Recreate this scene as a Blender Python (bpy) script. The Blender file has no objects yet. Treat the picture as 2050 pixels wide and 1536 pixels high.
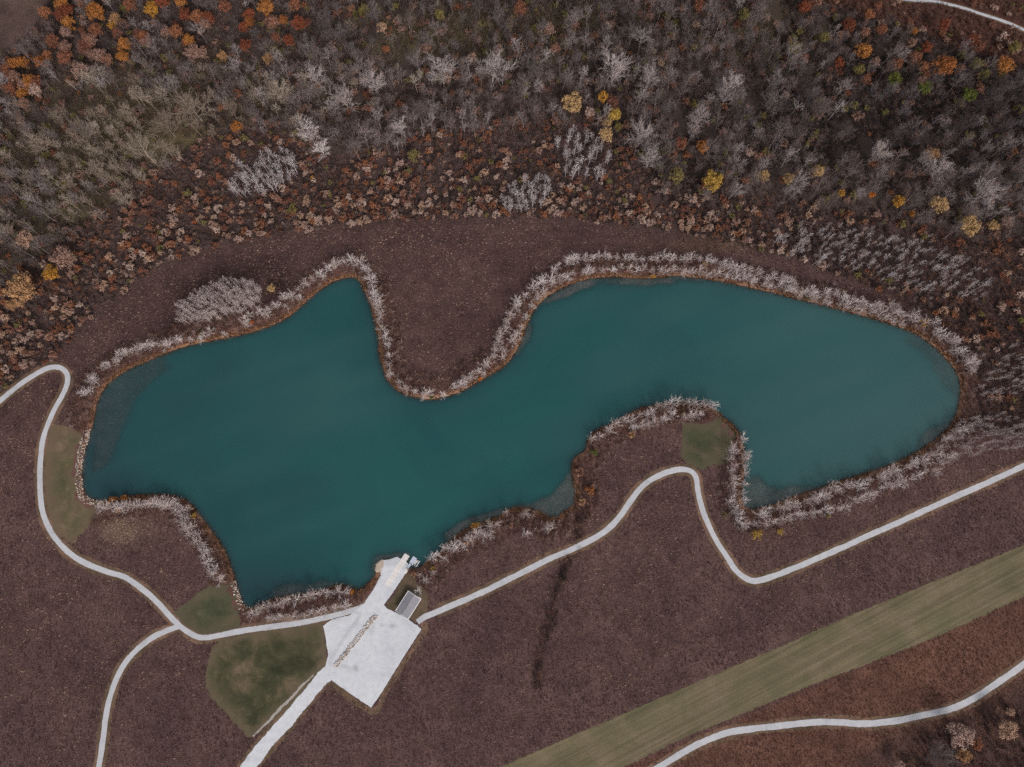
import bpy, math, random
import numpy as np
from mathutils import Vector, geometry

random.seed(7)
rng = np.random.default_rng(11)
R = math.radians
scene = bpy.context.scene
C = scene.collection

# ------------------------------------------------------------------ camera
W_PX, H_PX, F = 2050.0, 1536.0, 1423.0        # photograph size and focal length in its pixels
ALT, TILT = 420.0, R(12.0)
cam_d = bpy.data.cameras.new('camera')
cam_d.sensor_fit = 'HORIZONTAL'; cam_d.sensor_width = 36.0
cam_d.lens = 36.0 * F / W_PX
cam_d.clip_start = 1.0; cam_d.clip_end = 20000.0
cam = bpy.data.objects.new('camera', cam_d); C.objects.link(cam)
cam.location = (0, 0, ALT); cam.rotation_euler = (TILT, 0, 0)
scene.camera = cam

# ------------------------------------------------------------------ light
SUN_EL, SUN_AZ = R(38), R(158)               # azimuth clockwise from +Y (picture up)
world = bpy.data.worlds.new('World'); scene.world = world; world.use_nodes = True
nt = world.node_tree
bgn = nt.nodes['Background']
sky = nt.nodes.new('ShaderNodeTexSky'); sky.sky_type = 'NISHITA'; sky.sun_disc = False
sky.sun_elevation = SUN_EL; sky.sun_rotation = SUN_AZ
sky.air_density = 1.0; sky.dust_density = 4.0; sky.ozone_density = 1.0
hs = nt.nodes.new('ShaderNodeHueSaturation'); hs.inputs['Saturation'].default_value = 0.32
nt.links.new(sky.outputs['Color'], hs.inputs['Color'])
nt.links.new(hs.outputs['Color'], bgn.inputs['Color'])
bgn.inputs['Strength'].default_value = 0.12
sun_d = bpy.data.lights.new('sun', 'SUN'); sun_d.energy = 1.5; sun_d.angle = R(12); sun_d.color = (1.0, 0.925, 0.86)
sun = bpy.data.objects.new('sun', sun_d); C.objects.link(sun)
sv = Vector((math.sin(SUN_AZ) * math.cos(SUN_EL), math.cos(SUN_AZ) * math.cos(SUN_EL), math.sin(SUN_EL)))
sun.rotation_euler = (-sv).to_track_quat('-Z', 'Y').to_euler(); sun.location = (0, 0, 500)
scene.view_settings.view_transform = 'Standard'; scene.view_settings.look = 'None'
scene.view_settings.gamma = 1.0; scene.view_settings.use_curve_mapping = False
scene.view_settings.exposure = 0.20
scene.cycles.transparent_max_bounces = 16
scene.cycles.max_bounces = 6
scene.cycles.use_denoising = False

# ------------------------------------------------------------------ pixel <-> ground
cT, sT = math.cos(TILT), math.sin(TILT)
def at(px, py, z=0.0):
    x = (px - W_PX / 2) / F; y = -(py - H_PX / 2) / F
    dy = y * cT + sT; dz = y * sT - cT
    t = (z - ALT) / dz
    return (x * t, dy * t, z)
def at_np(P, z=0.0):
    P = np.asarray(P, float)
    x = (P[:, 0] - W_PX / 2) / F; y = -(P[:, 1] - H_PX / 2) / F
    dy = y * cT + sT; dz = y * sT - cT
    t = (z - ALT) / dz
    return np.stack([x * t, dy * t], 1)
def proj(XY, z=0.0):
    XY = np.asarray(XY, float)
    dz = z - ALT
    yc = XY[:, 1] * cT + dz * sT; zc = -XY[:, 1] * sT + dz * cT
    return np.stack([W_PX / 2 + F * XY[:, 0] / -zc, H_PX / 2 - F * yc / -zc], 1)
MPP = ALT / cT / F                            # about 0.3 m per photograph pixel at the centre

# ------------------------------------------------------------------ 2-D helpers
def inside(P, poly):
    P = np.asarray(P, float); x, y = P[:, 0], P[:, 1]
    r = np.zeros(len(P), bool); q = np.asarray(poly, float)
    x0, y0 = q[-1]
    for x1, y1 in q:
        if y0 != y1:
            c = ((y0 > y) != (y1 > y)) & (x < (x1 - x0) * (y - y0) / (y1 - y0) + x0)
            r ^= c
        x0, y0 = x1, y1
    return r
def dist_line(P, line, closed=False):
    P = np.asarray(P, float); q = np.asarray(line, float)
    d = np.full(len(P), 1e18)
    seq = list(zip(q[:-1], q[1:])) + ([(q[-1], q[0])] if closed else [])
    for a, b in seq:
        ab = b - a; L = max(ab @ ab, 1e-9)
        t = np.clip(((P - a) @ ab) / L, 0, 1)
        e = P - a - t[:, None] * ab
        d = np.minimum(d, (e * e).sum(1))
    return np.sqrt(d)
def smooth(line, step=4.0, closed=False):
    q = [np.array(p, float) for p in line]; n = len(q); out = []
    for i in range(n if closed else n - 1):
        if closed:
            p0, p1, p2, p3 = q[i - 1], q[i], q[(i + 1) % n], q[(i + 2) % n]
        else:
            p0, p1, p2, p3 = q[max(i - 1, 0)], q[i], q[i + 1], q[min(i + 2, n - 1)]
        k = max(1, int(np.linalg.norm(p2 - p1) / step))
        for j in range(k):
            t = j / k
            out.append(0.5 * ((2 * p1) + (-p0 + p2) * t + (2 * p0 - 5 * p1 + 4 * p2 - p3) * t * t + (-p0 + 3 * p1 - 3 * p2 + p3) * t ** 3))
    if not closed: out.append(q[-1])
    return np.array(out)
def vnoise(XY, scale, seed=0):
    """cheap value noise, 0..1"""
    p = np.asarray(XY, float) / scale
    i = np.floor(p).astype(np.int64); f = p - i; f = f * f * (3 - 2 * f)
    def h(a, b):
        n = (a * 374761393 + b * 668265263 + seed * 974711) & 0x7fffffff
        n = ((n ^ (n >> 13)) * 1274126177) & 0x7fffffff
        return ((n ^ (n >> 16)) & 0xffff) / 65535.0
    a, b = i[:, 0], i[:, 1]
    return (h(a, b) * (1 - f[:, 0]) + h(a + 1, b) * f[:, 0]) * (1 - f[:, 1]) + (h(a, b + 1) * (1 - f[:, 0]) + h(a + 1, b + 1) * f[:, 0]) * f[:, 1]

# ------------------------------------------------------------------ traced outlines (photograph pixels)
LAKE_PX = [(170,985),(166,950),(171,905),(181,870),(190,832),(198,800),(215,772),(250,745),(300,722),(350,702),(390,690),(430,682),(480,672),(530,658),(570,640),(602,615),(635,586),(665,566),(695,556),(712,557),(724,571),(731,592),(741,612),(749,640),(755,670),(758,700),(765,735),(775,760),(795,782),(825,795),(855,800),(880,798),(910,790),(945,773),(975,755),(1005,737),(1026,715),(1041,690),(1056,650),(1071,620),(1100,592),(1140,571),(1180,559),(1230,555),(1290,558),(1350,554),(1400,558),(1450,566),(1510,579),(1570,593),(1630,608),(1700,626),(1760,643),(1800,656),(1840,674),(1870,696),(1895,721),(1914,746),(1921,775),(1918,810),(1909,840),(1888,866),(1858,890),(1820,913),(1770,934),(1720,951),(1660,970),(1600,990),(1550,1008),(1512,1019),(1492,1013),(1484,985),(1490,950),(1491,915),(1488,890),(1480,866),(1463,846),(1440,828),(1420,812),(1395,807),(1350,806),(1300,813),(1275,820),(1252,832),(1223,849),(1187,866),(1174,888),(1170,903),(1151,914),(1145,925),(1147,960),(1151,998),(1143,1014),(1116,1033),(1100,1033),(1070,1020),(1045,1016),(1020,1020),(995,1035),(960,1046),(930,1060),(905,1078),(885,1099),(865,1115),(846,1131),(832,1139),(822,1137),(818,1128),(808,1122),(795,1115),(776,1121),(764,1119),(752,1129),(750,1140),(752,1148),(736,1170),(716,1181),(690,1172),(670,1172),(640,1182),(600,1188),(560,1195),(530,1205),(502,1216),(490,1211),(480,1186),(472,1160),(462,1130),(450,1100),(430,1070),(405,1035),(380,1006),(350,993),(300,991),(250,994),(208,1001),(185,998)]
WATER_Z = -0.6
LAKE = at_np(smooth(LAKE_PX, 8, True), WATER_Z)
PATHS = {
 'p1': ([(-60,860),(0,803),(40,770),(75,747),(100,736),(120,736),(133,747),(135,766),(125,792),(108,822),(95,852),(86,882),(81,922),(80,970),(83,1010),(92,1045),(110,1076),(135,1104),(170,1127),(210,1143),(250,1156),(285,1179),(320,1211),(350,1244),(380,1268),(405,1277),(440,1272),(490,1262),(550,1254),(600,1247),(650,1237),(700,1224),(738,1210)], 10.0),
 'p2': ([(185,1620),(198,1536),(205,1490),(213,1430),(222,1390),(240,1345),(265,1310),(300,1280),(330,1264),(358,1254)], 10.0),
 'p3': ([(836,1246),(850,1236),(872,1226),(920,1206),(980,1179),(1040,1149),(1100,1119),(1160,1093),(1210,1065),(1240,1035),(1265,1000),(1290,970),(1325,950),(1355,941),(1380,942),(1393,955),(1398,985),(1408,1025),(1430,1075),(1455,1115),(1475,1144),(1495,1159),(1515,1163),(1550,1153),(1620,1125),(1700,1090),(1800,1045),(1900,1000),(1980,965),(2050,933),(2130,898)], 10.5),
 'p4': ([(1230,1590),(1320,1536),(1370,1505),(1420,1480),(1460,1466),(1500,1460),(1570,1452),(1630,1446),(1680,1446),(1730,1449),(1780,1445),(1840,1434),(1900,1420),(1950,1398),(2000,1365),(2050,1330),(2120,1280)], 11.0),
 'p5': ([(1700,-20),(1800,-2),(1870,3),(1900,9),(1930,17),(1970,30),(2010,43),(2050,60),(2120,95)], 7.0),
 'road': ([(455,1600),(497,1536),(532,1490),(572,1445),(612,1398),(642,1362),(668,1338)], 25.0),
}
PATH_S = {k: smooth(v[0], 6) for k, v in PATHS.items()}
LOT_PX = [(647,1253),(650,1266),(653,1285),(657,1310),(652,1334),(648,1350),(657,1357),(700,1388),(743,1417),(766,1384),(805,1320),(844,1260),(833,1251),(817,1240),(789,1225),(776,1219),(769,1211),(789,1183),(810,1151),(819,1131),(812,1124),(801,1119),(795,1115),(776,1121),(765,1122),(757,1133),(762,1143),(762,1152),(748,1180),(728,1209),(700,1232),(665,1240)]
BEACH_PX = [(767,1121),(760,1120),(751,1129),(749,1138),(753,1146),(763,1144),(768,1134)]
LAWNS = {
 'l1': [(105,851),(130,853),(166,872),(160,905),(156,940),(156,975),(168,998),(196,1010),(193,1030),(180,1050),(160,1072),(143,1088),(112,1063),(99,1035),(93,1000),(90,950),(93,900),(99,865)],
 'l2': [(345,1228),(375,1207),(400,1184),(420,1173),(464,1168),(474,1195),(480,1222),(481,1256),(440,1266),(406,1271),(384,1261)],
 'l3': [(428,1292),(452,1278),(500,1268),(560,1260),(640,1248),(648,1262),(652,1300),(652,1328),(620,1372),(560,1432),(503,1476),(482,1461),(455,1430),(425,1398),(413,1370),(415,1332),(424,1306)],
 'l4': [(1366,846),(1422,848),(1438,830),(1456,847),(1474,868),(1466,895),(1456,926),(1430,931),(1402,940),(1378,930),(1363,912)],
 'l5': [(2200,1030),(2050,1091),(1900,1152),(1700,1233),(1560,1295),(1350,1385),(1200,1450),(1000,1536),(850,1600),(1130,1590),(1250,1536),(1350,1486),(1450,1444),(1600,1382),(1750,1324),(1900,1264),(2050,1194),(2200,1125)],
 'l6': [(772,1216),(792,1186),(812,1153),(822,1150),(838,1170),(852,1180),(858,1215),(850,1234),(835,1246),(818,1238),(790,1223),(780,1219)],
}
FOREST_PX = [(-300,660),(0,565),(60,530),(130,480),(220,410),(330,335),(430,262),(560,245),(640,320),(750,300),(900,262),(1060,250),(1110,240),(1230,250),(1330,380),(1450,392),(1600,405),(1800,440),(1950,480),(2050,470),(2350,450),(2350,-250),(-300,-250)]
FIELD_PX = [(-300,-250),(125,-250),(98,0),(70,60),(0,112),(-300,200)]
RUSSET_PX = [(1560,-250),(1640,0),(1720,30),(1800,48),(1880,85),(1960,110),(2050,130),(2350,170),(2350,-250)]
SHRUB_PX = [(-300,640),(0,560),(60,530),(130,480),(220,410),(330,335),(430,262),(560,245),(640,320),(750,300),(900,262),(1060,250),(1110,240),(1230,250),(1330,380),(1450,392),(1600,405),(1800,440),(1950,480),(2050,470),(2350,450),(2350,860),(2050,870),(1950,860),(1930,740),(1880,660),(1800,600),(1700,560),(1600,525),(1500,498),(1400,476),(1300,462),(1150,442),(1000,437),(850,442),(700,452),(560,470),(450,490),(350,522),(280,562),(200,625),(140,690),(100,728),(60,745),(0,790),(-300,980)]
THICKET_PX = [(352,645),(362,608),(400,582),(445,564),(490,558),(518,572),(524,598),(500,618),(440,636),(395,648)]
GROVES = {
 'g1': [(452,392),(470,345),(505,318),(550,298),(590,300),(602,335),(590,362),(520,392)],
 'g2': [(1002,405),(1012,378),(1050,362),(1108,352),(1110,380),(1080,412),(1040,428),(1012,425)],
 'g3': [(1106,275),(1118,255),(1150,262),(1215,270),(1222,330),(1205,352),(1150,362),(1130,350),(1122,310)],
 'g5': [(1540,480),(1640,440),(1760,470),(1900,500),(2000,560),(1990,600),(1880,590),(1740,545),(1620,520)],
 'g6': [(1880,880),(1930,840),(2000,832),(2090,845),(2090,890),(1980,905),(1900,925)],
 'g7': [(1960,780),(2010,700),(2090,680),(2090,760),(2000,800)],
}
DITCH = [(1175,1010),(1160,1045),(1152,1105),(1128,1140),(1112,1190),(1100,1250),(1082,1310),(1076,1370)]
SHELVES = [([(1085,608),(1100,590),(1140,570),(1180,556),(1400,556),(1400,566),(1300,576),(1200,579),(1150,591),(1100,614)], .35),
 ([(878,1066),(930,1032),(990,1012),(1050,1006),(1100,985),(1130,950),(1152,945),(1156,1012),(1120,1042),(1000,1045),(900,1095)], .45),
 ([(530,1190),(570,1162),(640,1156),(725,1165),(725,1188),(600,1200)], .75),
 ([(1485,1018),(1488,952),(1520,946),(1560,972),(1600,966),(1640,972),(1560,1012)], .6),
 ([(1830,900),(1842,856),(1880,842),(1920,832),(1905,875)], .65),
 ([(742,1140),(748,1106),(790,1096),(832,1098),(828,1130),(790,1122)], .5),
 ([(1046,640),(1078,650),(1072,680),(1042,722),(1026,710)], .6),
 ([(1800,680),(1850,670),(1920,740),(1930,800),(1890,790),(1860,730)], 1.1),
 ([(178,960),(180,880),(192,805),(250,742),(330,712),(350,735),(280,800),(250,860),(225,930)], 1.0)]

# ------------------------------------------------------------------ terrain
def lake_sdf(XY):
    """>0 on land, <0 in the lake (metres)"""
    XY = np.asarray(XY, float)
    d = np.full(len(XY), 99.0)
    lo, hi = LAKE.min(0) - 40, LAKE.max(0) + 40
    m = ((XY > lo) & (XY < hi)).all(1)
    if m.any():
        dd = dist_line(XY[m], LAKE, True)
        ins = inside(XY[m], LAKE)
        d[m] = np.where(ins, -dd, dd)
    return d
def depth_of(XY, d):
    """water depth at points with signed distance d"""
    dep = np.clip(-d * 1.1, 0, 5.5)
    px = proj(XY, WATER_Z)
    for poly, lim in SHELVES:
        k = inside(px, poly)
        edge = dist_line(px, poly, True)
        wob = 10 * (vnoise(XY, 9, 3) - .5) + 5 * (vnoise(XY, 3.5, 6) - .5)
        w = np.clip((np.where(k, edge, -edge) + wob + 7) / 16.0, 0, 1)
        dep = dep * (1 - w) + np.minimum(dep, lim) * w
    return dep
def ground_z(XY, d=None):
    XY = np.asarray(XY, float)
    if d is None: d = lake_sdf(XY)
    z = np.where(d > 0, WATER_Z * np.clip(1 - d / 4.0, 0, 1), 0.0)
    m = d <= 0
    if m.any(): z[m] = WATER_Z - depth_of(XY[m], d[m])
    return z
def gz(x, y):
    return float(np.where(gsd(x, y) > 0, WATER_Z * min(1, max(0, 1 - gsd(x, y) / 4.0)), WATER_Z))
def gsd(x, y):
    i = int((x + 400) / 1.8); j = int((y + 165) / 1.8)
    if not (0 <= i < len(core_x) - 1 and 0 <= j < len(core_y) - 1): return 99.0
    fx = (x - core_x[i]) / 1.8; fy = (y - core_y[j]) / 1.8
    g = SDF_CORE
    return float((g[j, i] * (1 - fx) + g[j, i + 1] * fx) * (1 - fy) + (g[j + 1, i] * (1 - fx) + g[j + 1, i + 1] * fx) * fy)

# ------------------------------------------------------------------ materials
def new_mat(name):
    m = bpy.data.materials.new(name); m.use_nodes = True
    n = m.node_tree; b = n.nodes['Principled BSDF']
    b.inputs['Roughness'].default_value = 0.9
    b.inputs['Specular IOR Level'].default_value = 0.15
    return m, n, b
def nd(n, t, **kw):
    x = n.nodes.new(t)
    for k, v in kw.items(): setattr(x, k, v)
    return x
def noise(n, scale, detail=3, rough=0.6, coord='Object', dist=0.0):
    tc = nd(n, 'ShaderNodeTexCoord')
    t = nd(n, 'ShaderNodeTexNoise'); t.inputs['Scale'].default_value = scale; t.inputs['Detail'].default_value = detail
    t.inputs['Roughness'].default_value = rough; t.inputs['Distortion'].default_value = dist
    n.links.new(tc.outputs[coord], t.inputs['Vector'])
    return t
def ramp(n, src, stops):
    r = nd(n, 'ShaderNodeValToRGB'); e = r.color_ramp.elements
    while len(e) < len(stops): e.new(0.5)
    for k, (p, c) in enumerate(stops):
        e[k].position = p; e[k].color = (c if isinstance(c, tuple) else (c, c, c)) + (1,)
    n.links.new(src, r.inputs['Fac']); return r
def mix(n, fac, a, b, mode='MIX'):
    x = nd(n, 'ShaderNodeMix', data_type='RGBA', blend_type=mode)
    for k, v in (('Factor', fac), ('A', a), ('B', b)):
        s = [i for i in x.inputs if i.name == k and (i.type == ('VALUE' if k == 'Factor' else 'RGBA'))][0]
        if isinstance(v, (int, float)): s.default_value = v
        elif isinstance(v, tuple): s.default_value = v + (1,)
        else: n.links.new(v, s)
    return [o for o in x.outputs if o.type == 'RGBA'][0]
def bump(n, b, src, strength=0.5, dist=0.3):
    u = nd(n, 'ShaderNodeBump'); u.inputs['Strength'].default_value = strength; u.inputs['Distance'].default_value = dist
    n.links.new(src, u.inputs['Height']); n.links.new(u.outputs['Normal'], b.inputs['Normal'])
def rand_mat(name, cols, vscale=0.6, vamt=0.35, rough=0.9):
    """colour drawn per object from cols, mottled by noise"""
    m, n, b = new_mat(name)
    oi = nd(n, 'ShaderNodeObjectInfo')
    r = ramp(n, oi.outputs['Random'], [((k + .5) / len(cols), c) for k, c in enumerate(cols)])
    t = noise(n, vscale, 2)
    v = ramp(n, t.outputs['Fac'], [(0.3, 1 - vamt), (0.7, 1 + vamt)])
    n.links.new(mix(n, 1.0, r.outputs['Color'], v.outputs['Color'], 'MULTIPLY'), b.inputs['Base Color'])
    b.inputs['Roughness'].default_value = rough
    return m

M = {}
# ground: colour zones come from an attribute, mottled by noise of several sizes
m, n, b = new_mat('ground'); M['ground'] = m
a = nd(n, 'ShaderNodeAttribute'); a.attribute_name = 'zone'
t1 = noise(n, 0.9, 4, 0.7); t2 = noise(n, 0.12, 4, 0.65); t3 = noise(n, 0.025, 3, 0.6)
c = mix(n, 1.0, a.outputs['Color'], ramp(n, t1.outputs['Fac'], [(0.3, 0.55), (0.7, 1.5)]).outputs['Color'], 'MULTIPLY')
c = mix(n, 1.0, c, ramp(n, t2.outputs['Fac'], [(0.3, 0.72), (0.72, 1.28)]).outputs['Color'], 'MULTIPLY')
c = mix(n, 1.0, c, ramp(n, t3.outputs['Fac'], [(0.3, (0.76, 0.72, 0.75)), (0.7, (1.24, 1.2, 1.15))]).outputs['Color'], 'MULTIPLY')
n.links.new(c, b.inputs['Base Color']); bump(n, b, t1.outputs['Fac'], 0.6, 0.5)

def lawn_mat(name, base, dark, tan, stripes=False, edge=None):
    m, n, b = new_mat(name); M[name] = m
    t1 = noise(n, 0.05, 4, 0.65, dist=0.5); t2 = noise(n, 1.3, 3, 0.7); t3 = noise(n, 0.13, 3, 0.6)
    c = ramp(n, t1.outputs['Fac'], [(0.36, dark), (0.5, base), (0.64, tan)]).outputs['Color']
    c = mix(n, 1.0, c, ramp(n, t2.outputs['Fac'], [(0.3, 0.74), (0.7, 1.26)]).outputs['Color'], 'MULTIPLY')
    if not stripes: c = mix(n, 1.0, c, ramp(n, t3.outputs['Fac'], [(0.3, (.70, .74, .72)), (0.7, (1.34, 1.24, 1.26))]).outputs['Color'], 'MULTIPLY')
    if edge:
        ea = nd(n, 'ShaderNodeAttribute'); ea.attribute_name = 'edge'
        av = nd(n, 'ShaderNodeMath', operation='MULTIPLY_ADD'); n.links.new(t3.outputs['Fac'], av.inputs[0]); av.inputs[1].default_value = 1.6; n.links.new(ea.outputs['Fac'], av.inputs[2])
        c = mix(n, ramp(n, av.outputs[0], [(0.35, 0.9), (0.8, 0.0)]).outputs['Color'], c, edge)
    if stripes:
        tc = nd(n, 'ShaderNodeTexCoord'); mp = nd(n, 'ShaderNodeMapping')
        mp.vector_type = 'TEXTURE'; mp.inputs['Rotation'].default_value = (0, 0, stripes); mp.inputs['Scale'].default_value = (75, 1.6, 1)
        n.links.new(tc.outputs['Object'], mp.inputs['Vector'])
        t4 = nd(n, 'ShaderNodeTexNoise'); t4.inputs['Scale'].default_value = 1.0; t4.inputs['Detail'].default_value = 3
        n.links.new(mp.outputs['Vector'], t4.inputs['Vector'])
        c = mix(n, 1.0, c, ramp(n, t4.outputs['Fac'], [(0.3, 0.76), (0.7, 1.2)]).outputs['Color'], 'MULTIPLY')
    n.links.new(c, b.inputs['Base Color']); bump(n, b, t2.outputs['Fac'], 0.3, 0.1)
lawn_mat('lawn', (.105, .088, .050), (.072, .068, .035), (.145, .104, .068), edge=(.13, .092, .060))
lawn_mat('lawn_deep', (.056, .055, .030), (.034, .036, .019), (.12, .092, .058), edge=(.118, .09, .058))
lawn_mat('lawn_green', (.058, .062, .036), (.046, .052, .028), (.10, .082, .052), edge=(.092, .076, .048))
lawn_mat('lawn_strip', (.136, .112, .066), (.114, .100, .056), (.160, .126, .080), stripes=R(25.5))
lawn_mat('verge', (.13, .086, .058), (.098, .068, .044), (.175, .108, .076))
lawn_mat('rough_grass', (.095, .072, .048), (.062, .056, .030), (.12, .085, .058))
def gravel_mat(name, base, vary, patch):
    m, n, b = new_mat(name); M[name] = m
    t1 = noise(n, 0.07, 4, 0.6, dist=0.8); t2 = noise(n, 2.2, 3, 0.7); t3 = noise(n, 0.35, 4, 0.6)
    c = ramp(n, t1.outputs['Fac'], [(0.28, patch), (0.42, base), (0.75, vary)]).outputs['Color']
    c = mix(n, 1.0, c, ramp(n, t2.outputs['Fac'], [(0.3, 0.9), (0.7, 1.07)]).outputs['Color'], 'MULTIPLY')
    c = mix(n, 1.0, c, ramp(n, t3.outputs['Fac'], [(0.3, 0.9), (0.7, 1.06)]).outputs['Color'], 'MULTIPLY')
    sa = nd(n, 'ShaderNodeAttribute'); sa.attribute_name = 'stain'
    c = mix(n, sa.outputs['Fac'], c, (.27, .28, .29))
    n.links.new(c, b.inputs['Base Color']); bump(n, b, t2.outputs['Fac'], 0.3, 0.04)
gravel_mat('gravel', (.555, .568, .605), (.605, .612, .64), (.48, .495, .535))
gravel_mat('path_gravel', (.45, .455, .485), (.50, .50, .525), (.37, .37, .39))
gravel_mat('shoulder_gravel', (.33, .295, .27), (.40, .37, .35), (.22, .18, .15))
gravel_mat('sand', (.46, .37, .30), (.52, .44, .37), (.36, .28, .23))
gravel_mat('concrete', (.70, .66, .63), (.74, .70, .68), (.60, .55, .52))
gravel_mat('track', (.06, .040, .036), (.066, .045, .04), (.05, .034, .03))
gravel_mat('dock_grey', (.50, .55, .64), (.54, .58, .66), (.46, .50, .58))
gravel_mat('dock_cream', (.66, .64, .58), (.70, .68, .62), (.6, .58, .52))
gravel_mat('white_paint', (.72, .72, .74), (.78, .78, .8), (.66, .66, .68))
gravel_mat('shingle', (.245, .24, .265), (.28, .27, .285), (.205, .205, .23))
gravel_mat('wood', (.22, .16, .11), (.26, .19, .13), (.18, .13, .09))

# lake water: turbid teal body, clear in the shallows, fresnel reflection on top
m = bpy.data.materials.new('water'); m.use_nodes = True; n = m.node_tree; n.nodes.clear(); M['water'] = m
out = nd(n, 'ShaderNodeOutputMaterial')
ad = nd(n, 'ShaderNodeAttribute'); ad.attribute_name = 'depth'
as_ = nd(n, 'ShaderNodeAttribute'); as_.attribute_name = 'pale_tint'
mu = nd(n, 'ShaderNodeMath', operation='MULTIPLY'); mu.inputs[1].default_value = -0.85
n.links.new(ad.outputs['Fac'], mu.inputs[0])
ex = nd(n, 'ShaderNodeMath', operation='EXPONENT'); n.links.new(mu.outputs[0], ex.inputs[0])
t1 = noise(n, 0.012, 4, 0.55, dist=1.0); t2 = noise(n, 0.06, 3, 0.6)
dcol = ramp(n, t1.outputs['Fac'], [(0.3, (.0135, .065, .069)), (0.7, (.0180, .087, .085))]).outputs['Color']
ap = nd(n, 'ShaderNodeAttribute'); ap.attribute_name = 'dark_tint'
dcol = mix(n, ap.outputs['Fac'], dcol, (.0185, .047, .057))
dcol = mix(n, as_.outputs['Fac'], dcol, (.046, .098, .102))
body = nd(n, 'ShaderNodeBsdfDiffuse'); n.links.new(dcol, body.inputs['Color'])
tr = nd(n, 'ShaderNodeBsdfTransparent'); tr.inputs['Color'].default_value = (.86, .91, .92, 1)
ms = nd(n, 'ShaderNodeMixShader'); n.links.new(ex.outputs[0], ms.inputs[0]); n.links.new(body.outputs[0], ms.inputs[1]); n.links.new(tr.outputs[0], ms.inputs[2])
gl = nd(n, 'ShaderNodeBsdfGlossy'); gl.inputs['Roughness'].default_value = 0.06
wv = noise(n, 1.6, 3, 0.6); bu = nd(n, 'ShaderNodeBump'); bu.inputs['Strength'].default_value = 0.15; bu.inputs['Distance'].default_value = 0.06
n.links.new(wv.outputs['Fac'], bu.inputs['Height']); n.links.new(bu.outputs['Normal'], gl.inputs['Normal'])
fr = nd(n, 'ShaderNodeFresnel'); fr.inputs['IOR'].default_value = 1.33; n.links.new(bu.outputs['Normal'], fr.inputs['Normal'])
ms2 = nd(n, 'ShaderNodeMixShader'); n.links.new(fr.outputs[0], ms2.inputs[0]); n.links.new(ms.outputs[0], ms2.inputs[1]); n.links.new(gl.outputs[0], ms2.inputs[2])
n.links.new(ms2.outputs[0], out.inputs['Surface'])

# vegetation
M['bark_white'] = rand_mat('bark_white', [(.57, .49, .475), (.69, .63, .625), (.46, .38, .36), (.63, .545, .525), (.51, .425, .405)], 0.4, 0.15)
M['bark_grove'] = rand_mat('bark_grove', [(.48, .42, .425), (.56, .51, .52), (.38, .325, .325)], 0.4, 0.15)
M['bark_thicket'] = rand_mat('bark_thicket', [(.46, .385, .365), (.54, .46, .44), (.40, .33, .32)], 0.4, 0.15)
M['bark_grey'] = rand_mat('bark_grey', [(.125, .092, .086), (.23, .19, .187), (.088, .063, .058), (.37, .32, .318), (.14, .10, .092), (.18, .142, .134)], 0.4, 0.2)
M['bark_tan'] = rand_mat('bark_tan', [(.23, .178, .14), (.39, .32, .265), (.165, .122, .095), (.29, .225, .18)], 0.4, 0.2)
M['bark_pale'] = rand_mat('bark_pale', [(.40, .335, .32), (.34, .285, .275), (.46, .39, .375)], 0.4, 0.15)
M['bark_dark'] = rand_mat('bark_dark', [(.070, .053, .053), (.17, .142, .145), (.05, .038, .038), (.095, .074, .072)], 0.4, 0.2)
M['trunk_brown'] = rand_mat('trunk_brown', [(.10, .075, .06), (.13, .10, .085)], 1.0, 0.2)
M['brush_grey'] = rand_mat('brush_grey', [(.13, .088, .08), (.18, .13, .12), (.145, .092, .078), (.09, .06, .054), (.22, .16, .145)], 0.5, 0.2)
M['brush_olive'] = rand_mat('brush_olive', [(.14, .108, .062), (.10, .085, .04), (.18, .135, .088), (.12, .082, .056)], 0.5, 0.25)
M['brush_red'] = rand_mat('brush_red', [(.17, .082, .06), (.14, .082, .068), (.21, .115, .085), (.12, .072, .064)], 0.5, 0.25)
M['brush_pale'] = rand_mat('brush_pale', [(.27, .175, .15), (.35, .25, .22), (.23, .135, .105)], 0.5, 0.2)
M['brush_dark'] = rand_mat('brush_dark', [(.05, .036, .034), (.065, .047, .045), (.04, .034, .026)], 0.5, 0.25)
LEAF = {'tan': [(.36, .24, .20), (.45, .32, .265), (.28, .165, .13), (.40, .25, .175)],
 'russet': [(.19, .075, .048), (.27, .11, .055), (.15, .062, .045), (.26, .13, .09)],
 'orange': [(.30, .115, .032), (.35, .145, .042), (.25, .09, .03)],
 'amber': [(.40, .20, .04), (.36, .17, .03)],
 'yellow': [(.40, .25, .055), (.36, .22, .05)],
 'tanyellow': [(.42, .27, .13), (.38, .24, .115)],
 'tanorange': [(.36, .20, .105), (.33, .18, .09)],
 'olive': [(.18, .14, .05), (.15, .125, .05)],
 'green': [(.10, .115, .025), (.12, .12, .03)],
 'red': [(.20, .058, .030), (.16, .050, .028)],
 'fire': [(.55, .13, .02), (.50, .18, .02)],
 'pink': [(.26, .155, .125), (.23, .13, .10)]}
for k, v in LEAF.items(): M['leaf_' + k] = rand_mat('leaf_' + k, v, 0.35, 0.3)
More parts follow.
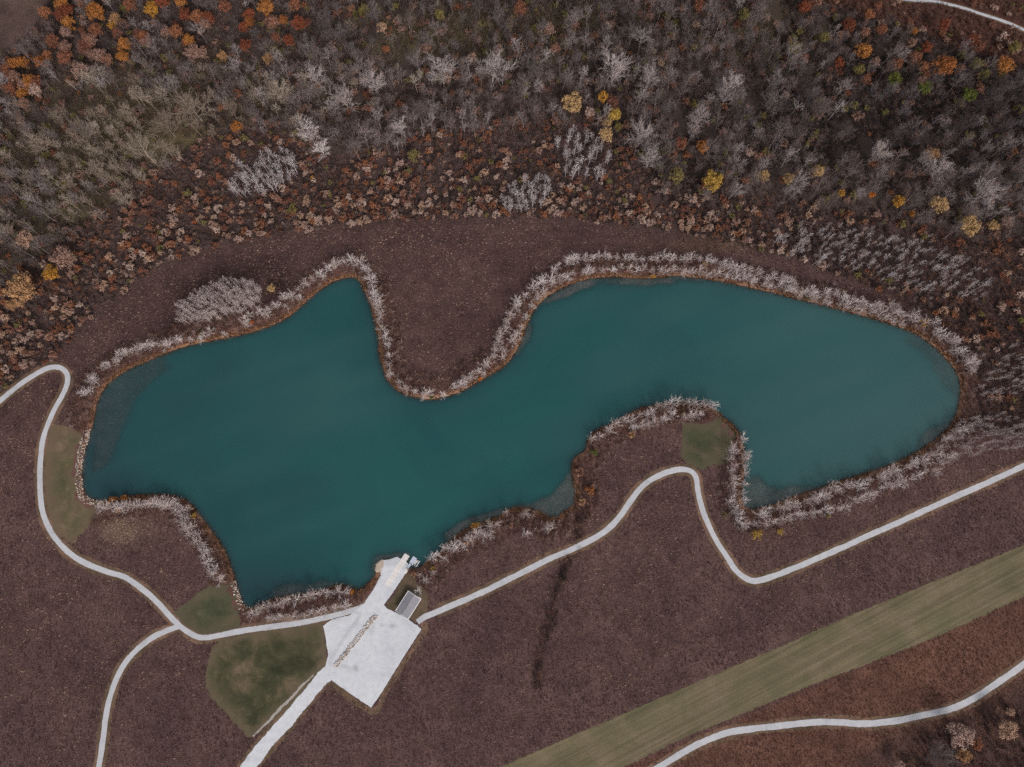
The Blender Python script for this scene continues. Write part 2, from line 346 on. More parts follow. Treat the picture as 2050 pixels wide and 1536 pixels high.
def meadow_tone(m):
    n = m.node_tree; b = n.nodes['Principled BSDF']; l = b.inputs['Base Color'].links[0]; src = l.from_socket
    ge = nd(n, 'ShaderNodeNewGeometry')
    for sc_, lo_, hi_ in ((.035, (.74, .68, .72), (1.30, 1.24, 1.18)), (.16, (.76, .72, .74), (1.26, 1.24, 1.22))):
        t = nd(n, 'ShaderNodeTexNoise'); t.inputs['Scale'].default_value = sc_; t.inputs['Detail'].default_value = 4; t.inputs['Distortion'].default_value = .6
        n.links.new(ge.outputs['Position'], t.inputs['Vector'])
        src = mix(n, 1.0, src, ramp(n, t.outputs['Fac'], [(0.32, lo_), (0.68, hi_)]).outputs['Color'], 'MULTIPLY')
    n.links.new(src, b.inputs['Base Color'])
M['grass_brown'] = rand_mat('grass_brown', [(.140, .083, .075), (.20, .128, .109), (.112, .065, .062), (.31, .22, .18), (.165, .10, .084), (.092, .052, .052)], 0.5, 0.2)
M['grass_tan'] = rand_mat('grass_tan', [(.34, .25, .18), (.42, .31, .22), (.26, .17, .125)], 0.5, 0.2)
M['grass_rust'] = rand_mat('grass_rust', [(.16, .08, .058), (.20, .105, .075), (.125, .064, .05), (.24, .14, .105)], 0.5, 0.2)
for k in ('grass_brown', 'grass_rust'): meadow_tone(M[k])
M['grass_shore'] = rand_mat('grass_shore', [(.32, .145, .055), (.22, .10, .048), (.36, .21, .115), (.17, .085, .05)], 0.5, 0.2)
M['rock'] = rand_mat('rock', [(.55, .48, .42), (.36, .31, .28), (.66, .60, .56), (.24, .195, .18), (.48, .38, .32)], 1.5, 0.25)

# ------------------------------------------------------------------ object helpers
def tag(o, label=None, cat=None, group=None, kind=None):
    if label: o['label'] = label
    if cat: o['category'] = cat
    if group: o['group'] = group
    if kind: o['kind'] = kind
    return o
def mesh(name, V, Fc, mats=(), smooth_=False):
    me = bpy.data.meshes.new(name)
    me.from_pydata([tuple(map(float, v)) for v in V], [], [tuple(int(i) for i in f) for f in Fc])
    for x in mats: me.materials.append(M[x] if isinstance(x, str) else x)
    if smooth_: me.polygons.foreach_set('use_smooth', [True] * len(me.polygons))
    me.update(); return me
def link(name, me, parent=None, loc=(0, 0, 0), rz=0.0, sc=1.0, mat=None):
    o = bpy.data.objects.new(name, me); C.objects.link(o)
    o.location = loc; o.rotation_euler = (0, 0, rz); o.scale = (sc, sc, sc) if isinstance(sc, (int, float)) else sc
    if parent: o.parent = parent
    if mat:
        o.material_slots[0].link = 'OBJECT'; o.material_slots[0].material = M[mat]
    return o
def empty(name, loc, rz=0.0, sc=1.0):
    o = bpy.data.objects.new(name, None); C.objects.link(o)
    o.location = loc; o.rotation_euler = (0, 0, rz); o.scale = (sc, sc, sc); o.empty_display_size = 0.3
    return o
def box(V, Fc, c, ax, ay, hx, hy, z0, z1):
    """oriented box: centre c (x,y), half sizes along unit axes ax, ay"""
    k = len(V)
    for z in (z0, z1):
        for sx, sy in ((-1, -1), (1, -1), (1, 1), (-1, 1)):
            V.append((c[0] + ax[0] * hx * sx + ay[0] * hy * sy, c[1] + ax[1] * hx * sx + ay[1] * hy * sy, z))
    for f in ((3, 2, 1, 0), (4, 5, 6, 7), (0, 1, 5, 4), (1, 2, 6, 5), (2, 3, 7, 6), (3, 0, 4, 7)):
        Fc.append([k + i for i in f])

def ribbon(name, px_line, width_px, z, mat, jitter=0.06, step=1.2, label=None, wobble=7):
    P = at_np(px_line); P = smooth(P, step)
    w = width_px * MPP / 2
    T = np.gradient(P, axis=0); T /= np.linalg.norm(T, axis=1)[:, None] + 1e-9
    N = np.stack([-T[:, 1], T[:, 0]], 1)
    s = np.arange(len(P))[:, None] * np.array([[1.0, 0]])
    wl = w * (1 + jitter * 2 * (vnoise(s + 17 * wobble, 5, wobble) - .5) + jitter * (rng.random(len(P)) - .5))
    wr = w * (1 + jitter * 2 * (vnoise(s + 91 * wobble, 5, wobble + 1) - .5) + jitter * (rng.random(len(P)) - .5))
    A = P + N * wl[:, None]; Bm = P + N * (wl / 3)[:, None]; Cm = P - N * (wr / 3)[:, None]; D = P - N * wr[:, None]
    rows = [A, Bm, Cm, D]; V = []
    allxy = np.concatenate(rows); zz = ground_z(allxy) + z
    V = np.column_stack([allxy, zz]); k = len(P); Fc = []
    for r in range(3):
        for i in range(k - 1):
            Fc.append((r * k + i, (r + 1) * k + i, (r + 1) * k + i + 1, r * k + i + 1))
    o = link(name, mesh(name, V, Fc, [mat]))
    return tag(o, label, kind='structure')
def sheet(name, poly_px, z, mat, res=3.0, jit=0.25, sm=True, label=None, kind='structure'):
    q = smooth(poly_px, 4, True) if sm else np.array(poly_px, float)
    if not sm:
        q2 = []
        for a_, b_ in zip(q, np.roll(q, -1, 0)):
            k = max(1, int(np.linalg.norm(b_ - a_) / 4))
            q2 += [a_ + (b_ - a_) * j / k for j in range(k)]
        q = np.array(q2)
    P = at_np(q); P = P + (rng.random(P.shape) - .5) * 2 * jit
    lo, hi = P.min(0), P.max(0)
    gx, gy = np.meshgrid(np.arange(lo[0], hi[0], res), np.arange(lo[1], hi[1], res))
    G = np.stack([gx.ravel(), gy.ravel()], 1)
    G = G[inside(G, P)]; G = G[dist_line(G, P, True) > res * 0.4]
    vs = [Vector(p) for p in P] + [Vector(p) for p in G]
    r = geometry.delaunay_2d_cdt(vs, [], [list(range(len(P)))], 1, 1e-4)
    XY = np.array([(v.x, v.y) for v in r[0]])
    V = np.column_stack([XY, ground_z(XY) + z])
    Fc = [f if sum(0) else f for f in r[2]] if False else r[2]
    me = mesh(name, V, Fc, [mat])
    ea = me.attributes.new('edge', 'FLOAT', 'POINT'); ea.data.foreach_set('value', np.clip(dist_line(XY, P, True) / 16 - .45, -.45, 1).astype(np.float32))
    if name == 'gravel_lot':
        pp = proj(XY); st = np.zeros(len(XY))
        for cx, cy, rx_, ry_, k_ in ((785, 1253, 9, 4, .8), (764, 1252, 5, 3, .5), (712, 1338, 5, 7, .8), (687, 1335, 12, 4, .6), (700, 1342, 8, 4, .3), (742, 1262, 8, 8, .25), (663, 1312, 3, 9, .5), (790, 1300, 25, 20, .15), (660, 1240, 30, 4, .4), (715, 1228, 9, 3, .5)):
            st = np.maximum(st, k_ * np.exp(-((pp[:, 0] - cx) / rx_) ** 2 - ((pp[:, 1] - cy) / ry_) ** 2))
        st = np.maximum(st, .45 * np.clip(1 - dist_line(pp, [(664, 1318), (690, 1275), (722, 1232)]) / 4, 0, 1))
        st *= .5 + vnoise(XY, 2.5, 8)
        sa = me.attributes.new('stain', 'FLOAT', 'POINT'); sa.data.foreach_set('value', np.clip(st, 0, 1).astype(np.float32))
    o = link(name, me)
    return tag(o, label, kind=kind)

# ------------------------------------------------------------------ ground sheet and lake
core_x = np.arange(-400, 400.1, 1.8); core_y = np.arange(-165, 420.1, 1.8)
def outer(e, s, n_=14, g=1.5):
    o = []; st = 4.0
    for _ in range(n_): e += s * st; o.append(e); st *= g
    return o
gx = np.array(sorted(outer(core_x[0], -1)) + list(core_x) + outer(core_x[-1], 1))
gy = np.array(sorted(outer(core_y[0], -1)) + list(core_y) + outer(core_y[-1], 1))
XX, YY = np.meshgrid(gx, gy); G = np.stack([XX.ravel(), YY.ravel()], 1)
GD = lake_sdf(G); GZ = ground_z(G, GD)
SDF_CORE = GD.reshape(XX.shape)[14:14 + len(core_y), 14:14 + len(core_x)]
GP = proj(np.clip(G, [-600, -250], [600, 700]))
shape = XX.shape
def blur(msk, k):
    a_ = msk.astype(float).reshape(shape)
    for _ in range(k):
        p = np.pad(a_, 1, mode='edge')
        a_ = (p[1:-1, 1:-1] * 2 + p[:-2, 1:-1] + p[2:, 1:-1] + p[1:-1, :-2] + p[1:-1, 2:]) / 6
    return a_.ravel()
col = np.tile(np.array([.086, .052, .049]), (len(G), 1))
def lay(w, c):
    global col
    w = np.clip(w, 0, 1)[:, None]; col = col * (1 - w) + np.array(c) * w
nz = vnoise(G, 18, 5); nz2 = vnoise(G, 40, 9); nz3 = vnoise(G, 6, 2)
lay(blur(inside(GP, [(-300,700),(140,690),(200,600),(450,480),(800,430),(1400,470),(1500,560),(1100,560),(1000,760),(800,770),(700,540),(400,660),(180,790),(100,840),(-300,900)]), 4), (.072, .043, .040))
rust = inside(GP, [(2400,1130),(2050,1195),(1250,1536),(900,1720),(2400,1900)])
lay(blur(rust, 2), (.115, .058, .043))
lay(blur(inside(GP, [(1700,1536),(1800,1460),(1900,1440),(2050,1360),(2300,1250),(2300,1700),(1650,1700)]), 8) * .75, (.055, .034, .032))
lay(blur(inside(GP, SHRUB_PX), 5), (.060, .040, .038))
lay(blur(inside(GP, FOREST_PX), 5), (.058, .042, .037))
olive = lambda cx, cy, rx, ry: np.exp(-(((GP[:, 0] - cx) / rx) ** 2 + ((GP[:, 1] - cy) / ry) ** 2))
fo = blur(inside(GP, FOREST_PX), 4)
for e in ((330, 250, 230, 110, .9), (120, 380, 160, 120, .8), (880, 70, 170, 60, .9), (1500, 60, 130, 50, .5), (620, 190, 120, 50, .4), (1180, 60, 160, 60, .4), (40, 480, 90, 80, .6)):
    lay(olive(*e[:4]) * fo * e[4] * np.clip(nz * 1.6, 0, 1), (.105, .086, .045))
lay(olive(1750, 230, 260, 110) * fo * .7, (.026, .021, .022))
lay(blur(inside(GP, RUSSET_PX), 4), (.075, .034, .026))
lay(blur(inside(GP, FIELD_PX), 3), (.082, .054, .046))
# faint mower arcs on the meadow
arc_ = dist_line(GP, [(100,728),(140,690),(200,625),(280,562),(350,522),(450,490),(560,470),(700,452),(850,442),(1000,437),(1150,442),(1300,462),(1400,476),(1500,498)])
inarc = (~inside(GP, SHRUB_PX)).astype(float) * (GP[:, 1] < 720)
for d0, k_ in ((9, .55), (22, .4), (37, .5), (44, .35)): lay(np.clip(1 - np.abs(arc_ - d0 - 4 * (nz2 - .5)) / 3.2, 0, 1) * inarc * k_ * (.4 + nz), (.052, .033, .030))
# oval thicket's cast shadow painted into the ground colour; damp ground along the ditch
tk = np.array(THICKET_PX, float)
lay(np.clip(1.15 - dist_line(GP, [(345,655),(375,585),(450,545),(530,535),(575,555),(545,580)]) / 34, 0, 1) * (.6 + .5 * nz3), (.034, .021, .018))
lay(np.clip(1.2 - dist_line(GP, DITCH) / (5 + 14 * nz3), 0, 1) * .85, (.042, .024, .020))
lay(olive(250, 1060, 55, 35) * .75 * np.clip(nz3 * 1.7, 0, 1), (.17, .115, .085))
lay(olive(1430, 490, 90, 14) * .5, (.085, .055, .03))
# shore strip
lay(np.clip(1 - np.abs(GD - 5) / 9, 0, 1) * .8 * (GD < 14), (.125, .066, .054))
lay(np.clip(1.15 - np.abs(GD - 1.2) / 2.0, 0, 1) * .9 * (.55 + .6 * nz), (.22, .118, .064))
bed = GD < -0.4
lay(bed.astype(float), (.40, .345, .31))
col *= (0.9 + 0.2 * nz2)[:, None]
ny, nx = shape
idx = np.arange(ny * nx).reshape(ny, nx)
quads = np.stack([idx[:-1, :-1], idx[:-1, 1:], idx[1:, 1:], idx[1:, :-1]], -1).reshape(-1, 4)
def grid_mesh(name, V, Q, mat):
    me = bpy.data.meshes.new(name)
    me.vertices.add(len(V)); me.vertices.foreach_set('co', V.astype(np.float32).ravel())
    me.loops.add(Q.size); me.loops.foreach_set('vertex_index', Q.astype(np.int32).ravel())
    me.polygons.add(len(Q)); me.polygons.foreach_set('loop_start', np.arange(0, Q.size, 4, dtype=np.int32))
    me.polygons.foreach_set('use_smooth', np.ones(len(Q), bool))
    me.materials.append(M[mat]); me.update(calc_edges=True); me.validate(); return me
gm = grid_mesh('ground', np.column_stack([G, GZ]), quads, 'ground')
at_ = gm.attributes.new('zone', 'FLOAT_COLOR', 'POINT')
at_.data.foreach_set('color', np.column_stack([col, np.ones(len(col))]).astype(np.float32).ravel())
tag(link('ground', gm), 'brown autumn prairie and woodland ground around the lake', kind='structure')

keep = (GD < 2.5)
qk = keep[quads].all(1); Q = quads[qk]
used = np.unique(Q); remap = np.full(len(G), -1); remap[used] = np.arange(len(used))
wm = grid_mesh('lake', np.column_stack([G[used], np.full(len(used), WATER_Z)]), remap[Q], 'water')
dep = np.where(GD[used] < 0, depth_of(G[used], GD[used]), 0.0)
a1 = wm.attributes.new('depth', 'FLOAT', 'POINT'); a1.data.foreach_set('value', dep.astype(np.float32))
wp = proj(G[used], WATER_Z)
pale_tint = np.clip((wp[:, 0] - 1050) / 850, 0, 1) * .75 * (0.75 + .5 * vnoise(G[used], 60, 4)) + .25 * np.exp(-(((wp[:, 0] - 640) / 160) ** 2 + ((wp[:, 1] - 800) / 120) ** 2)) + .22 * (vnoise(G[used] @ np.array([[.94, -.34], [.34, .94]]) / np.array([5.0, 1.0]), 9, 15) - .5)  # water colour paler towards the right, in one patch and in streaks
a2 = wm.attributes.new('pale_tint', 'FLOAT', 'POINT'); a2.data.foreach_set('value', np.clip(pale_tint, 0, 1).astype(np.float32))
dark_tint = np.clip((900 - wp[:, 0]) / 700, 0, 1) ** 1.3 * .72 + .5 * np.exp(-(((wp[:, 0] - 560) / 130) ** 2 + ((wp[:, 1] - 1180) / 45) ** 2))  # water colour darker and bluer towards the left, in one patch and near banks
dark_tint = np.maximum(dark_tint, .7 * np.exp(GD[used] / 7.0)) * (.7 + .6 * vnoise(G[used], 25, 14))
a3 = wm.attributes.new('dark_tint', 'FLOAT', 'POINT'); a3.data.foreach_set('value', np.clip(dark_tint, 0, .9).astype(np.float32))
tag(link('lake', wm), 'teal winding lake with pale silty shallows', kind='structure')

# ------------------------------------------------------------------ lawns, verges, paths, gravel lot
LM = {'l1': ('lawn', 'mown olive lawn between the gravel path bend and the riprap shore'),
      'l2': ('lawn_green', 'small mown lawn wedge between path junction and lake corner'),
      'l3': ('lawn_deep', 'dark green lawn between entrance road and gravel path'),
      'l4': ('lawn_green', 'green lawn patch on the peninsula above the path bend'),
      'l5': ('lawn_strip', 'long straight mown grass strip with mower lines'),
      'l6': ('rough_grass', 'worn olive grass around the picnic shelter')}
for i, (k, poly) in enumerate(LAWNS.items()):
    sheet('lawn', poly, 0.035 + .004 * i, LM[k][0], res=4.0 if k != 'l5' else 8.0, jit=0.8 if k != 'l5' else .4, sm=k not in ('l2', 'l4'), label=LM[k][1])
PL = {'p1': 'pale gravel path curving round the lawn to the parking lot', 'p2': 'pale gravel path branching off beside the dark lawn',
      'p3': 'pale gravel path winding past the peninsula lawn', 'p4': 'pale gravel path below the mown strip', 'p5': 'pale gravel path through russet brush beyond the woods',
      'road': 'broad white gravel entrance road to the parking lot'}
for i, (k, (ln, w)) in enumerate(PATHS.items()):
    ribbon('verge', ln if k != 'p3' else ln[2:], w * 1.0 + (13 if k != 'p5' else 6), 0.02 + .002 * i, 'verge', 0.16, wobble=i + 3, label='thin olive verge along ' + PL[k].replace('pale ', 'the '))
    ribbon('path' if k != 'road' else 'road', ln, w, 0.065 + .005 * i, 'path_gravel' if k != 'road' else 'gravel', 0.13, wobble=i + 11, label=PL[k])
ribbon('verge', [(640,1352),(662,1366),(745,1424),(776,1378),(850,1262),(842,1250)], 11, 0.034, 'verge', 0.3, wobble=31, label='olive brown verge along the edge of the white gravel lot')
ribbon('gravel_shoulder', [(506,1474),(530,1452),(560,1420),(590,1390),(612,1366),(628,1352)], 3.6, 0.052, 'shoulder_gravel', 0.9, wobble=41, label='ragged gravel shoulder between dark lawn and entrance road')
sheet('gravel_lot', LOT_PX, 0.10, 'gravel', res=1.0, jit=0.12, sm=False, label='white gravel parking lot beside the lake')
sheet('beach', BEACH_PX, 0.125, 'sand', res=1.5, jit=0.15, label='small tan sand beach at the lot corner')
for off in (-2.2, 2.2):
    tr_ = np.array([(140,760),(165,742),(205,722),(260,700),(330,678),(380,664),(430,652),(500,634),(560,612)], float)
    ribbon('mown_track', tr_ + np.array([0, off]), 1.6, 0.03 + off * .001, 'track', 0.3, wobble=51, label='faint wheel track through the brown meadow beside the shore trees')

# ------------------------------------------------------------------ vegetation meshes
def prism(V, Fc, p0, p1, r0, r1, sides=3):
    d = p1 - p0; L = np.linalg.norm(d)
    if L < 1e-6: return
    d = d / L; u = np.cross(d, [0, 0, 1.0] if abs(d[2]) < .9 else [1.0, 0, 0]); u /= np.linalg.norm(u); w = np.cross(d, u)
    k = len(V)
    for p, r in ((p0, r0), (p1, r1)):
        for s in range(sides):
            a_ = 2 * math.pi * s / sides
            V.append(p + (u * math.cos(a_) + w * math.sin(a_)) * r)
    for s in range(sides):
        t = (s + 1) % sides
        Fc.append((k + s, k + t, k + sides + t, k + sides + s))
def tilt_dir(d, ang, az):
    u = np.cross(d, [0, 0, 1.0] if abs(d[2]) < .9 else [1.0, 0, 0]); u /= np.linalg.norm(u); w = np.cross(d, u)
    v = d * math.cos(ang) + (u * math.cos(az) + w * math.sin(az)) * math.sin(ang)
    return v / np.linalg.norm(v)
def bare_tree(seed, H=11, start=.2, spread=3.2, n1=13, n2=5, n3=3, r=.16, up=.35, twig=.035, ang=(35, 65), rmin=.03, stems=1):
    """leafless tree: returns (trunk V,F), (crown V,F)"""
    rs = np.random.default_rng(seed); TV, TF, CV, CF = [], [], [], []
    def chain(V, Fc, p, d, L, r0, r1, k, wob, lift):
        pts = [p]
        for i in range(k):
            d = d + rs.normal(0, wob, 3) + np.array([0, 0, lift]); d /= np.linalg.norm(d)
            q = pts[-1] + d * L / k; a_, b_ = r0 + (r1 - r0) * i / k, r0 + (r1 - r0) * (i + 1) / k
            prism(V, Fc, pts[-1], q, a_, b_, 5 if r0 > .12 else 3); pts.append(q)
        return pts, d
    for s in range(stems):
        base = np.array([0, 0, -.3]) + (np.array([rs.normal(0, .25), rs.normal(0, .25), 0]) if stems > 1 else 0)
        d0 = np.array([0, 0, 1.0]) if stems == 1 else tilt_dir(np.array([0, 0, 1.0]), R(rs.uniform(4, 22)), s * 2 * math.pi / stems + rs.uniform(0, 1))
        hh = H * rs.uniform(.8, 1.0) if stems > 1 else H
        pts, _ = chain(TV, TF, base, d0, hh, r, r * .15, 8, .05, .02)
        for i in range(n1 // stems):
            t = start + (0.97 - start) * (i + rs.random()) / (n1 // stems); f = t * 8; j = min(int(f), 7)
            p = pts[j] + (pts[j + 1] - pts[j]) * (f - j)
            prof = (math.sin(math.pi * min(1, (t - start) / (1 - start) * .8 + .25)) ** .7)
            L = spread * prof * rs.uniform(.75, 1.25) + .3
            az = i * 2.4 + rs.uniform(-.4, .4)
            d = tilt_dir(np.array([0, 0, 1.0]), R(rs.uniform(*ang)), az)
            r1 = max(rmin, r * .45 * (1 - t * .6))
            bp, bd = chain(CV, CF, p, d, L, r1, rmin, 3, .12, up * .25)
            for q in range(n2):
                g = rs.uniform(.25, 1.0); fb = g * 3; jb = min(int(fb), 2)
                p2 = bp[jb] + (bp[jb + 1] - bp[jb]) * (fb - jb); L2 = L * rs.uniform(.28, .5)
                dd = tilt_dir(bd, R(rs.uniform(25, 55)), rs.uniform(0, 6.28)); dd[2] += up * .5; dd /= np.linalg.norm(dd)
                cp, cd = chain(CV, CF, p2, dd, L2, max(twig, rmin * .8), twig, 2, .15, up * .15)
                for w_ in range(n3):
                    p3 = cp[rs.integers(0, 2)] + (cp[1] - cp[0]) * rs.random()
                    d3 = tilt_dir(cd, R(rs.uniform(25, 60)), rs.uniform(0, 6.28)); d3[2] += up * .3
                    d3 /= np.linalg.norm(d3)
                    prism(CV, CF, p3, p3 + d3 * L2 * rs.uniform(.4, .7), twig * .85, twig * .45)
    return (TV, TF), (CV, CF)
def leafy(seed, Rr=5.0, H=12.0, clumps=45, per=40, leaf=.42, flat=.75, crad=.30, shell=.62):
    """leafy tree or shrub: trunk with limbs, crown of leaf clumps with gaps"""
    rs = np.random.default_rng(seed); TV, TF, CV, CF = [], [], [], []
    cz = H - Rr * flat
    prism(TV, TF, np.array([0, 0, -.2]), np.array([0, 0, cz * .55 + .05]), .035 * H ** .8, .028 * H ** .8, 6)
    cents = []
    for i in range(clumps):
        v = rs.normal(0, 1, 3); v /= np.linalg.norm(v); v[2] = abs(v[2]) * .95 - .12 if rs.random() < .8 else v[2]
        rad = (rs.uniform(shell ** 2, .77) ** .5) * (1 + .22 * math.sin(v[0] * 3 + seed) * math.cos(v[1] * 4 + seed))
        cents.append(np.array([0, 0, cz]) + v * rad * Rr * np.array([1, 1, flat]))
    for i, c_ in enumerate(cents):
        if i % 4 == 0: prism(TV, TF, np.array([0, 0, cz * (.35 + .2 * rs.random())]), c_, .016 * H ** .8, .006 * H ** .6, 3)
        cr = Rr * crad * rs.uniform(.65, 1.2)
        for j in range(per):
            v = rs.normal(0, 1, 3); v /= np.linalg.norm(v) + 1e-9
            p = c_ + v * cr * rs.uniform(.5, 1.0) * np.array([1, 1, .8])
            if p[2] < .12: p[2] = .12 + rs.random() * .2
            nrm = v + np.array([0, 0, .5]) + rs.normal(0, .5, 3); nrm /= np.linalg.norm(nrm)
            u = np.cross(nrm, rs.normal(0, 1, 3)); u /= np.linalg.norm(u) + 1e-9; w = np.cross(nrm, u)
            s = leaf * rs.uniform(.6, 1.3); k = len(CV)
            CV += [p + u * s * .55, p + w * s * .38, p - u * s * .55, p - w * s * .38]; CF.append((k, k + 1, k + 2, k + 3))
    return (TV, TF), (CV, CF)
def tuft(seed, n_=16, h=.5, rad=.62, w=.085):
    rs = np.random.default_rng(seed); V, Fc = [], []
    for i in range(n_):
        a_ = rs.uniform(0, 6.28); rr = rad * math.sqrt(rs.random()) * .6; b_ = np.array([math.cos(a_) * rr, math.sin(a_) * rr, -.05])
        a2 = a_ + rs.normal(0, .9); lean = rs.uniform(.2, .9) * rad
        t_ = b_ + np.array([math.cos(a2) * lean, math.sin(a2) * lean, h * rs.uniform(.5, 1.1)])
        s = np.array([-math.sin(a2), math.cos(a2), 0]) * w; md = (b_ + t_) / 2 + np.array([0, 0, .12 * h])
        k = len(V); V += [b_ - s * .6, b_ + s * .6, md + s, md - s, t_]
        Fc += [(k, k + 1, k + 2, k + 3), (k + 3, k + 2, k + 4)]
    return V, Fc
def rock(seed):
    rs = np.random.default_rng(seed); V, Fc = [], []
    for z, r_ in ((-.35, .55), (.05, 1.0), (.5, .8)):
        for s in range(7):
            a_ = s * 6.283 / 7 + rs.uniform(-.2, .2); q = r_ * rs.uniform(.75, 1.15)
            V.append(np.array([math.cos(a_) * q, math.sin(a_) * q * .85, z + rs.uniform(-.1, .1)]))
    V.append(np.array([rs.uniform(-.1, .1), rs.uniform(-.1, .1), .72])); t = len(V) - 1
    for l in range(2):
        for s in range(7): q = (s + 1) % 7; Fc.append((l * 7 + s, l * 7 + q, l * 7 + 7 + q, l * 7 + 7 + s))
    for s in range(7): Fc.append((14 + s, 14 + (s + 1) % 7, t))
    Fc.append(tuple(range(6, -1, -1)))
    return V, Fc

SPEC = {
 'shore': [bare_tree(100 + i, H=10.5, start=.12, spread=4.1, n1=20, n2=4, n3=2, r=.16, twig=.032, rmin=.055, ang=(30, 74), up=.15) for i in range(7)],
 'grove': [bare_tree(200 + i, H=13, start=.35, spread=2.3, n1=16, n2=4, n3=2, r=.14, twig=.024, rmin=.034, ang=(28, 64), up=.32) for i in range(6)],
 'forest': [bare_tree(300 + i, H=19, start=.4 + .05 * (i % 3), spread=4.2 + .4 * (i % 4), n1=13 + i, n2=7, n3=7, r=.23, twig=.022, rmin=.040, ang=(22, 68)) for i in range(7)],
 'spread': [bare_tree(400 + i, H=19, start=.2, spread=9.2, n1=24, n2=9, n3=7, r=.40, twig=.042, rmin=.075, ang=(30, 74), up=.38) for i in range(5)],
 'brush': [bare_tree(500 + i, H=3.2, start=.15, spread=1.7, n1=18, n2=4, n3=2, r=.05, twig=.028, rmin=.032, ang=(25, 70), stems=6) for i in range(5)],
 'autumn': [leafy(600 + i, 5.0, 11.5, 62, 40, .46, .72, .25, .2) for i in range(5)],
 'shrub': [leafy(700 + i, 1.7, 2.9, 26, 22, .27, .75, .30, .25) for i in range(6)],
}
MESH = {}
for k, lst in SPEC.items():
    MESH[k] = []
    for i, ((tv, tf), (cv, cf)) in enumerate(lst):
        bm_ = 'trunk_brown' if k in ('autumn', 'shrub') else 'bark_grey'
        MESH[k].append((mesh(k + '_trunk', tv, tf, [bm_]), mesh(k + '_crown', cv, cf, ['bark_grey'])))
HEIGHT = {'shore': 10.5, 'grove': 13, 'forest': 19, 'spread': 19, 'brush': 3.2, 'autumn': 11.5, 'shrub': 2.9}
_rv = random.Random(3)
def plant(name, kind, x, y, sc, mat, label, cat, group, trunk_mat=None, z=None, rz=None):
    v = _rv.randrange(len(MESH[kind]))
    zz = gz(x, y) if z is None else z
    e = empty(name, (x, y, zz), _rv.uniform(0, 6.28) if rz is None else rz, sc)
    tag(e, label, cat, group)
    t, c_ = MESH[kind][v]
    link('trunk', t, e, mat=trunk_mat or mat); link('crown', c_, e, mat=mat)
    return e
def joined(kind, i, mat, trunk_mat):
    (tv, tf), (cv, cf) = SPEC[kind][i]
    k = len(tv)
    me = mesh('plant_source', list(tv) + list(cv), [tuple(f) for f in tf] + [tuple(q + k for q in f) for f in cf], [trunk_mat, mat])
    mi = np.zeros(len(tf) + len(cf), np.int32); mi[len(tf):] = 1
    me.polygons.foreach_set('material_index', mi); return me
def scatter(name, XY, Z, RZ, S, meshes, label, cat=None):
    """one countless mass: instances of a few meshes on points"""
    if len(XY) == 0: return
    col_ = bpy.data.collections.new(name + '_sources')
    for i, me in enumerate(meshes):
        o = bpy.data.objects.new('source_%02d' % i, me); col_.objects.link(o)
    names = sorted(o.name for o in col_.objects)
    me = bpy.data.meshes.new(name)
    me.vertices.add(len(XY)); me.vertices.foreach_set('co', np.column_stack([XY, Z]).astype(np.float32).ravel())
    a_ = me.attributes.new('rot', 'FLOAT_VECTOR', 'POINT')
    a_.data.foreach_set('vector', np.column_stack([np.zeros(len(XY)), np.zeros(len(XY)), RZ]).astype(np.float32).ravel())
    a_ = me.attributes.new('siz', 'FLOAT', 'POINT'); a_.data.foreach_set('value', np.asarray(S, np.float32))
    a_ = me.attributes.new('pick', 'INT', 'POINT'); a_.data.foreach_set('value', rng.integers(0, len(meshes), len(XY)).astype(np.int32))
    me.update()
    ng = bpy.data.node_groups.new(name + '_nodes', 'GeometryNodeTree')
    ng.interface.new_socket('Geometry', in_out='INPUT', socket_type='NodeSocketGeometry')
    ng.interface.new_socket('Geometry', in_out='OUTPUT', socket_type='NodeSocketGeometry')
    gi = ng.nodes.new('NodeGroupInput'); go = ng.nodes.new('NodeGroupOutput')
    ip = ng.nodes.new('GeometryNodeInstanceOnPoints'); ci = ng.nodes.new('GeometryNodeCollectionInfo')
    ci.inputs['Collection'].default_value = col_; ci.inputs['Separate Children'].default_value = True; ci.inputs['Reset Children'].default_value = True
    def na(nm, dt):
        x = ng.nodes.new('GeometryNodeInputNamedAttribute'); x.data_type = dt; x.inputs['Name'].default_value = nm
        return [o for o in x.outputs if o.enabled and o.name == 'Attribute'][0]
    L = ng.links.new
    L(gi.outputs[0], ip.inputs['Points']); L(ci.outputs[0], ip.inputs['Instance']); ip.inputs['Pick Instance'].default_value = True
    L(na('pick', 'INT'), ip.inputs['Instance Index']); L(na('rot', 'FLOAT_VECTOR'), ip.inputs['Rotation']); L(na('siz', 'FLOAT'), ip.inputs['Scale'])
    L(ip.outputs[0], go.inputs[0])
    o = link(name, me); md = o.modifiers.new('scatter', 'NODES'); md.node_group = ng
    return tag(o, label, cat, kind='stuff')

# ------------------------------------------------------------------ shared masks
def on_hard(px, pad=6):
    m_ = inside(px, LOT_PX) | (dist_line(px, LOT_PX, True) < pad)
    for k, ln in PATH_S.items(): m_ |= dist_line(px, ln) < PATHS[k][1] / 2 + pad
    return m_
def on_lawn(px, pad=1):
    m_ = np.zeros(len(px), bool)
    for p in LAWNS.values(): m_ |= inside(px, p) | (dist_line(px, p, True) < pad)
    return m_
def in_frame(px, pad=0): return (px[:, 0] > -pad) & (px[:, 0] < W_PX + pad) & (px[:, 1] > -pad) & (px[:, 1] < H_PX + pad)
def jgrid(step, jit=.5, x0=-390, x1=390, y0=-160, y1=410):
    a_, b_ = np.meshgrid(np.arange(x0, x1, step), np.arange(y0, y1, step))
    p = np.stack([a_.ravel(), b_.ravel()], 1)
    return p + (rng.random(p.shape) - .5) * 2 * jit * step

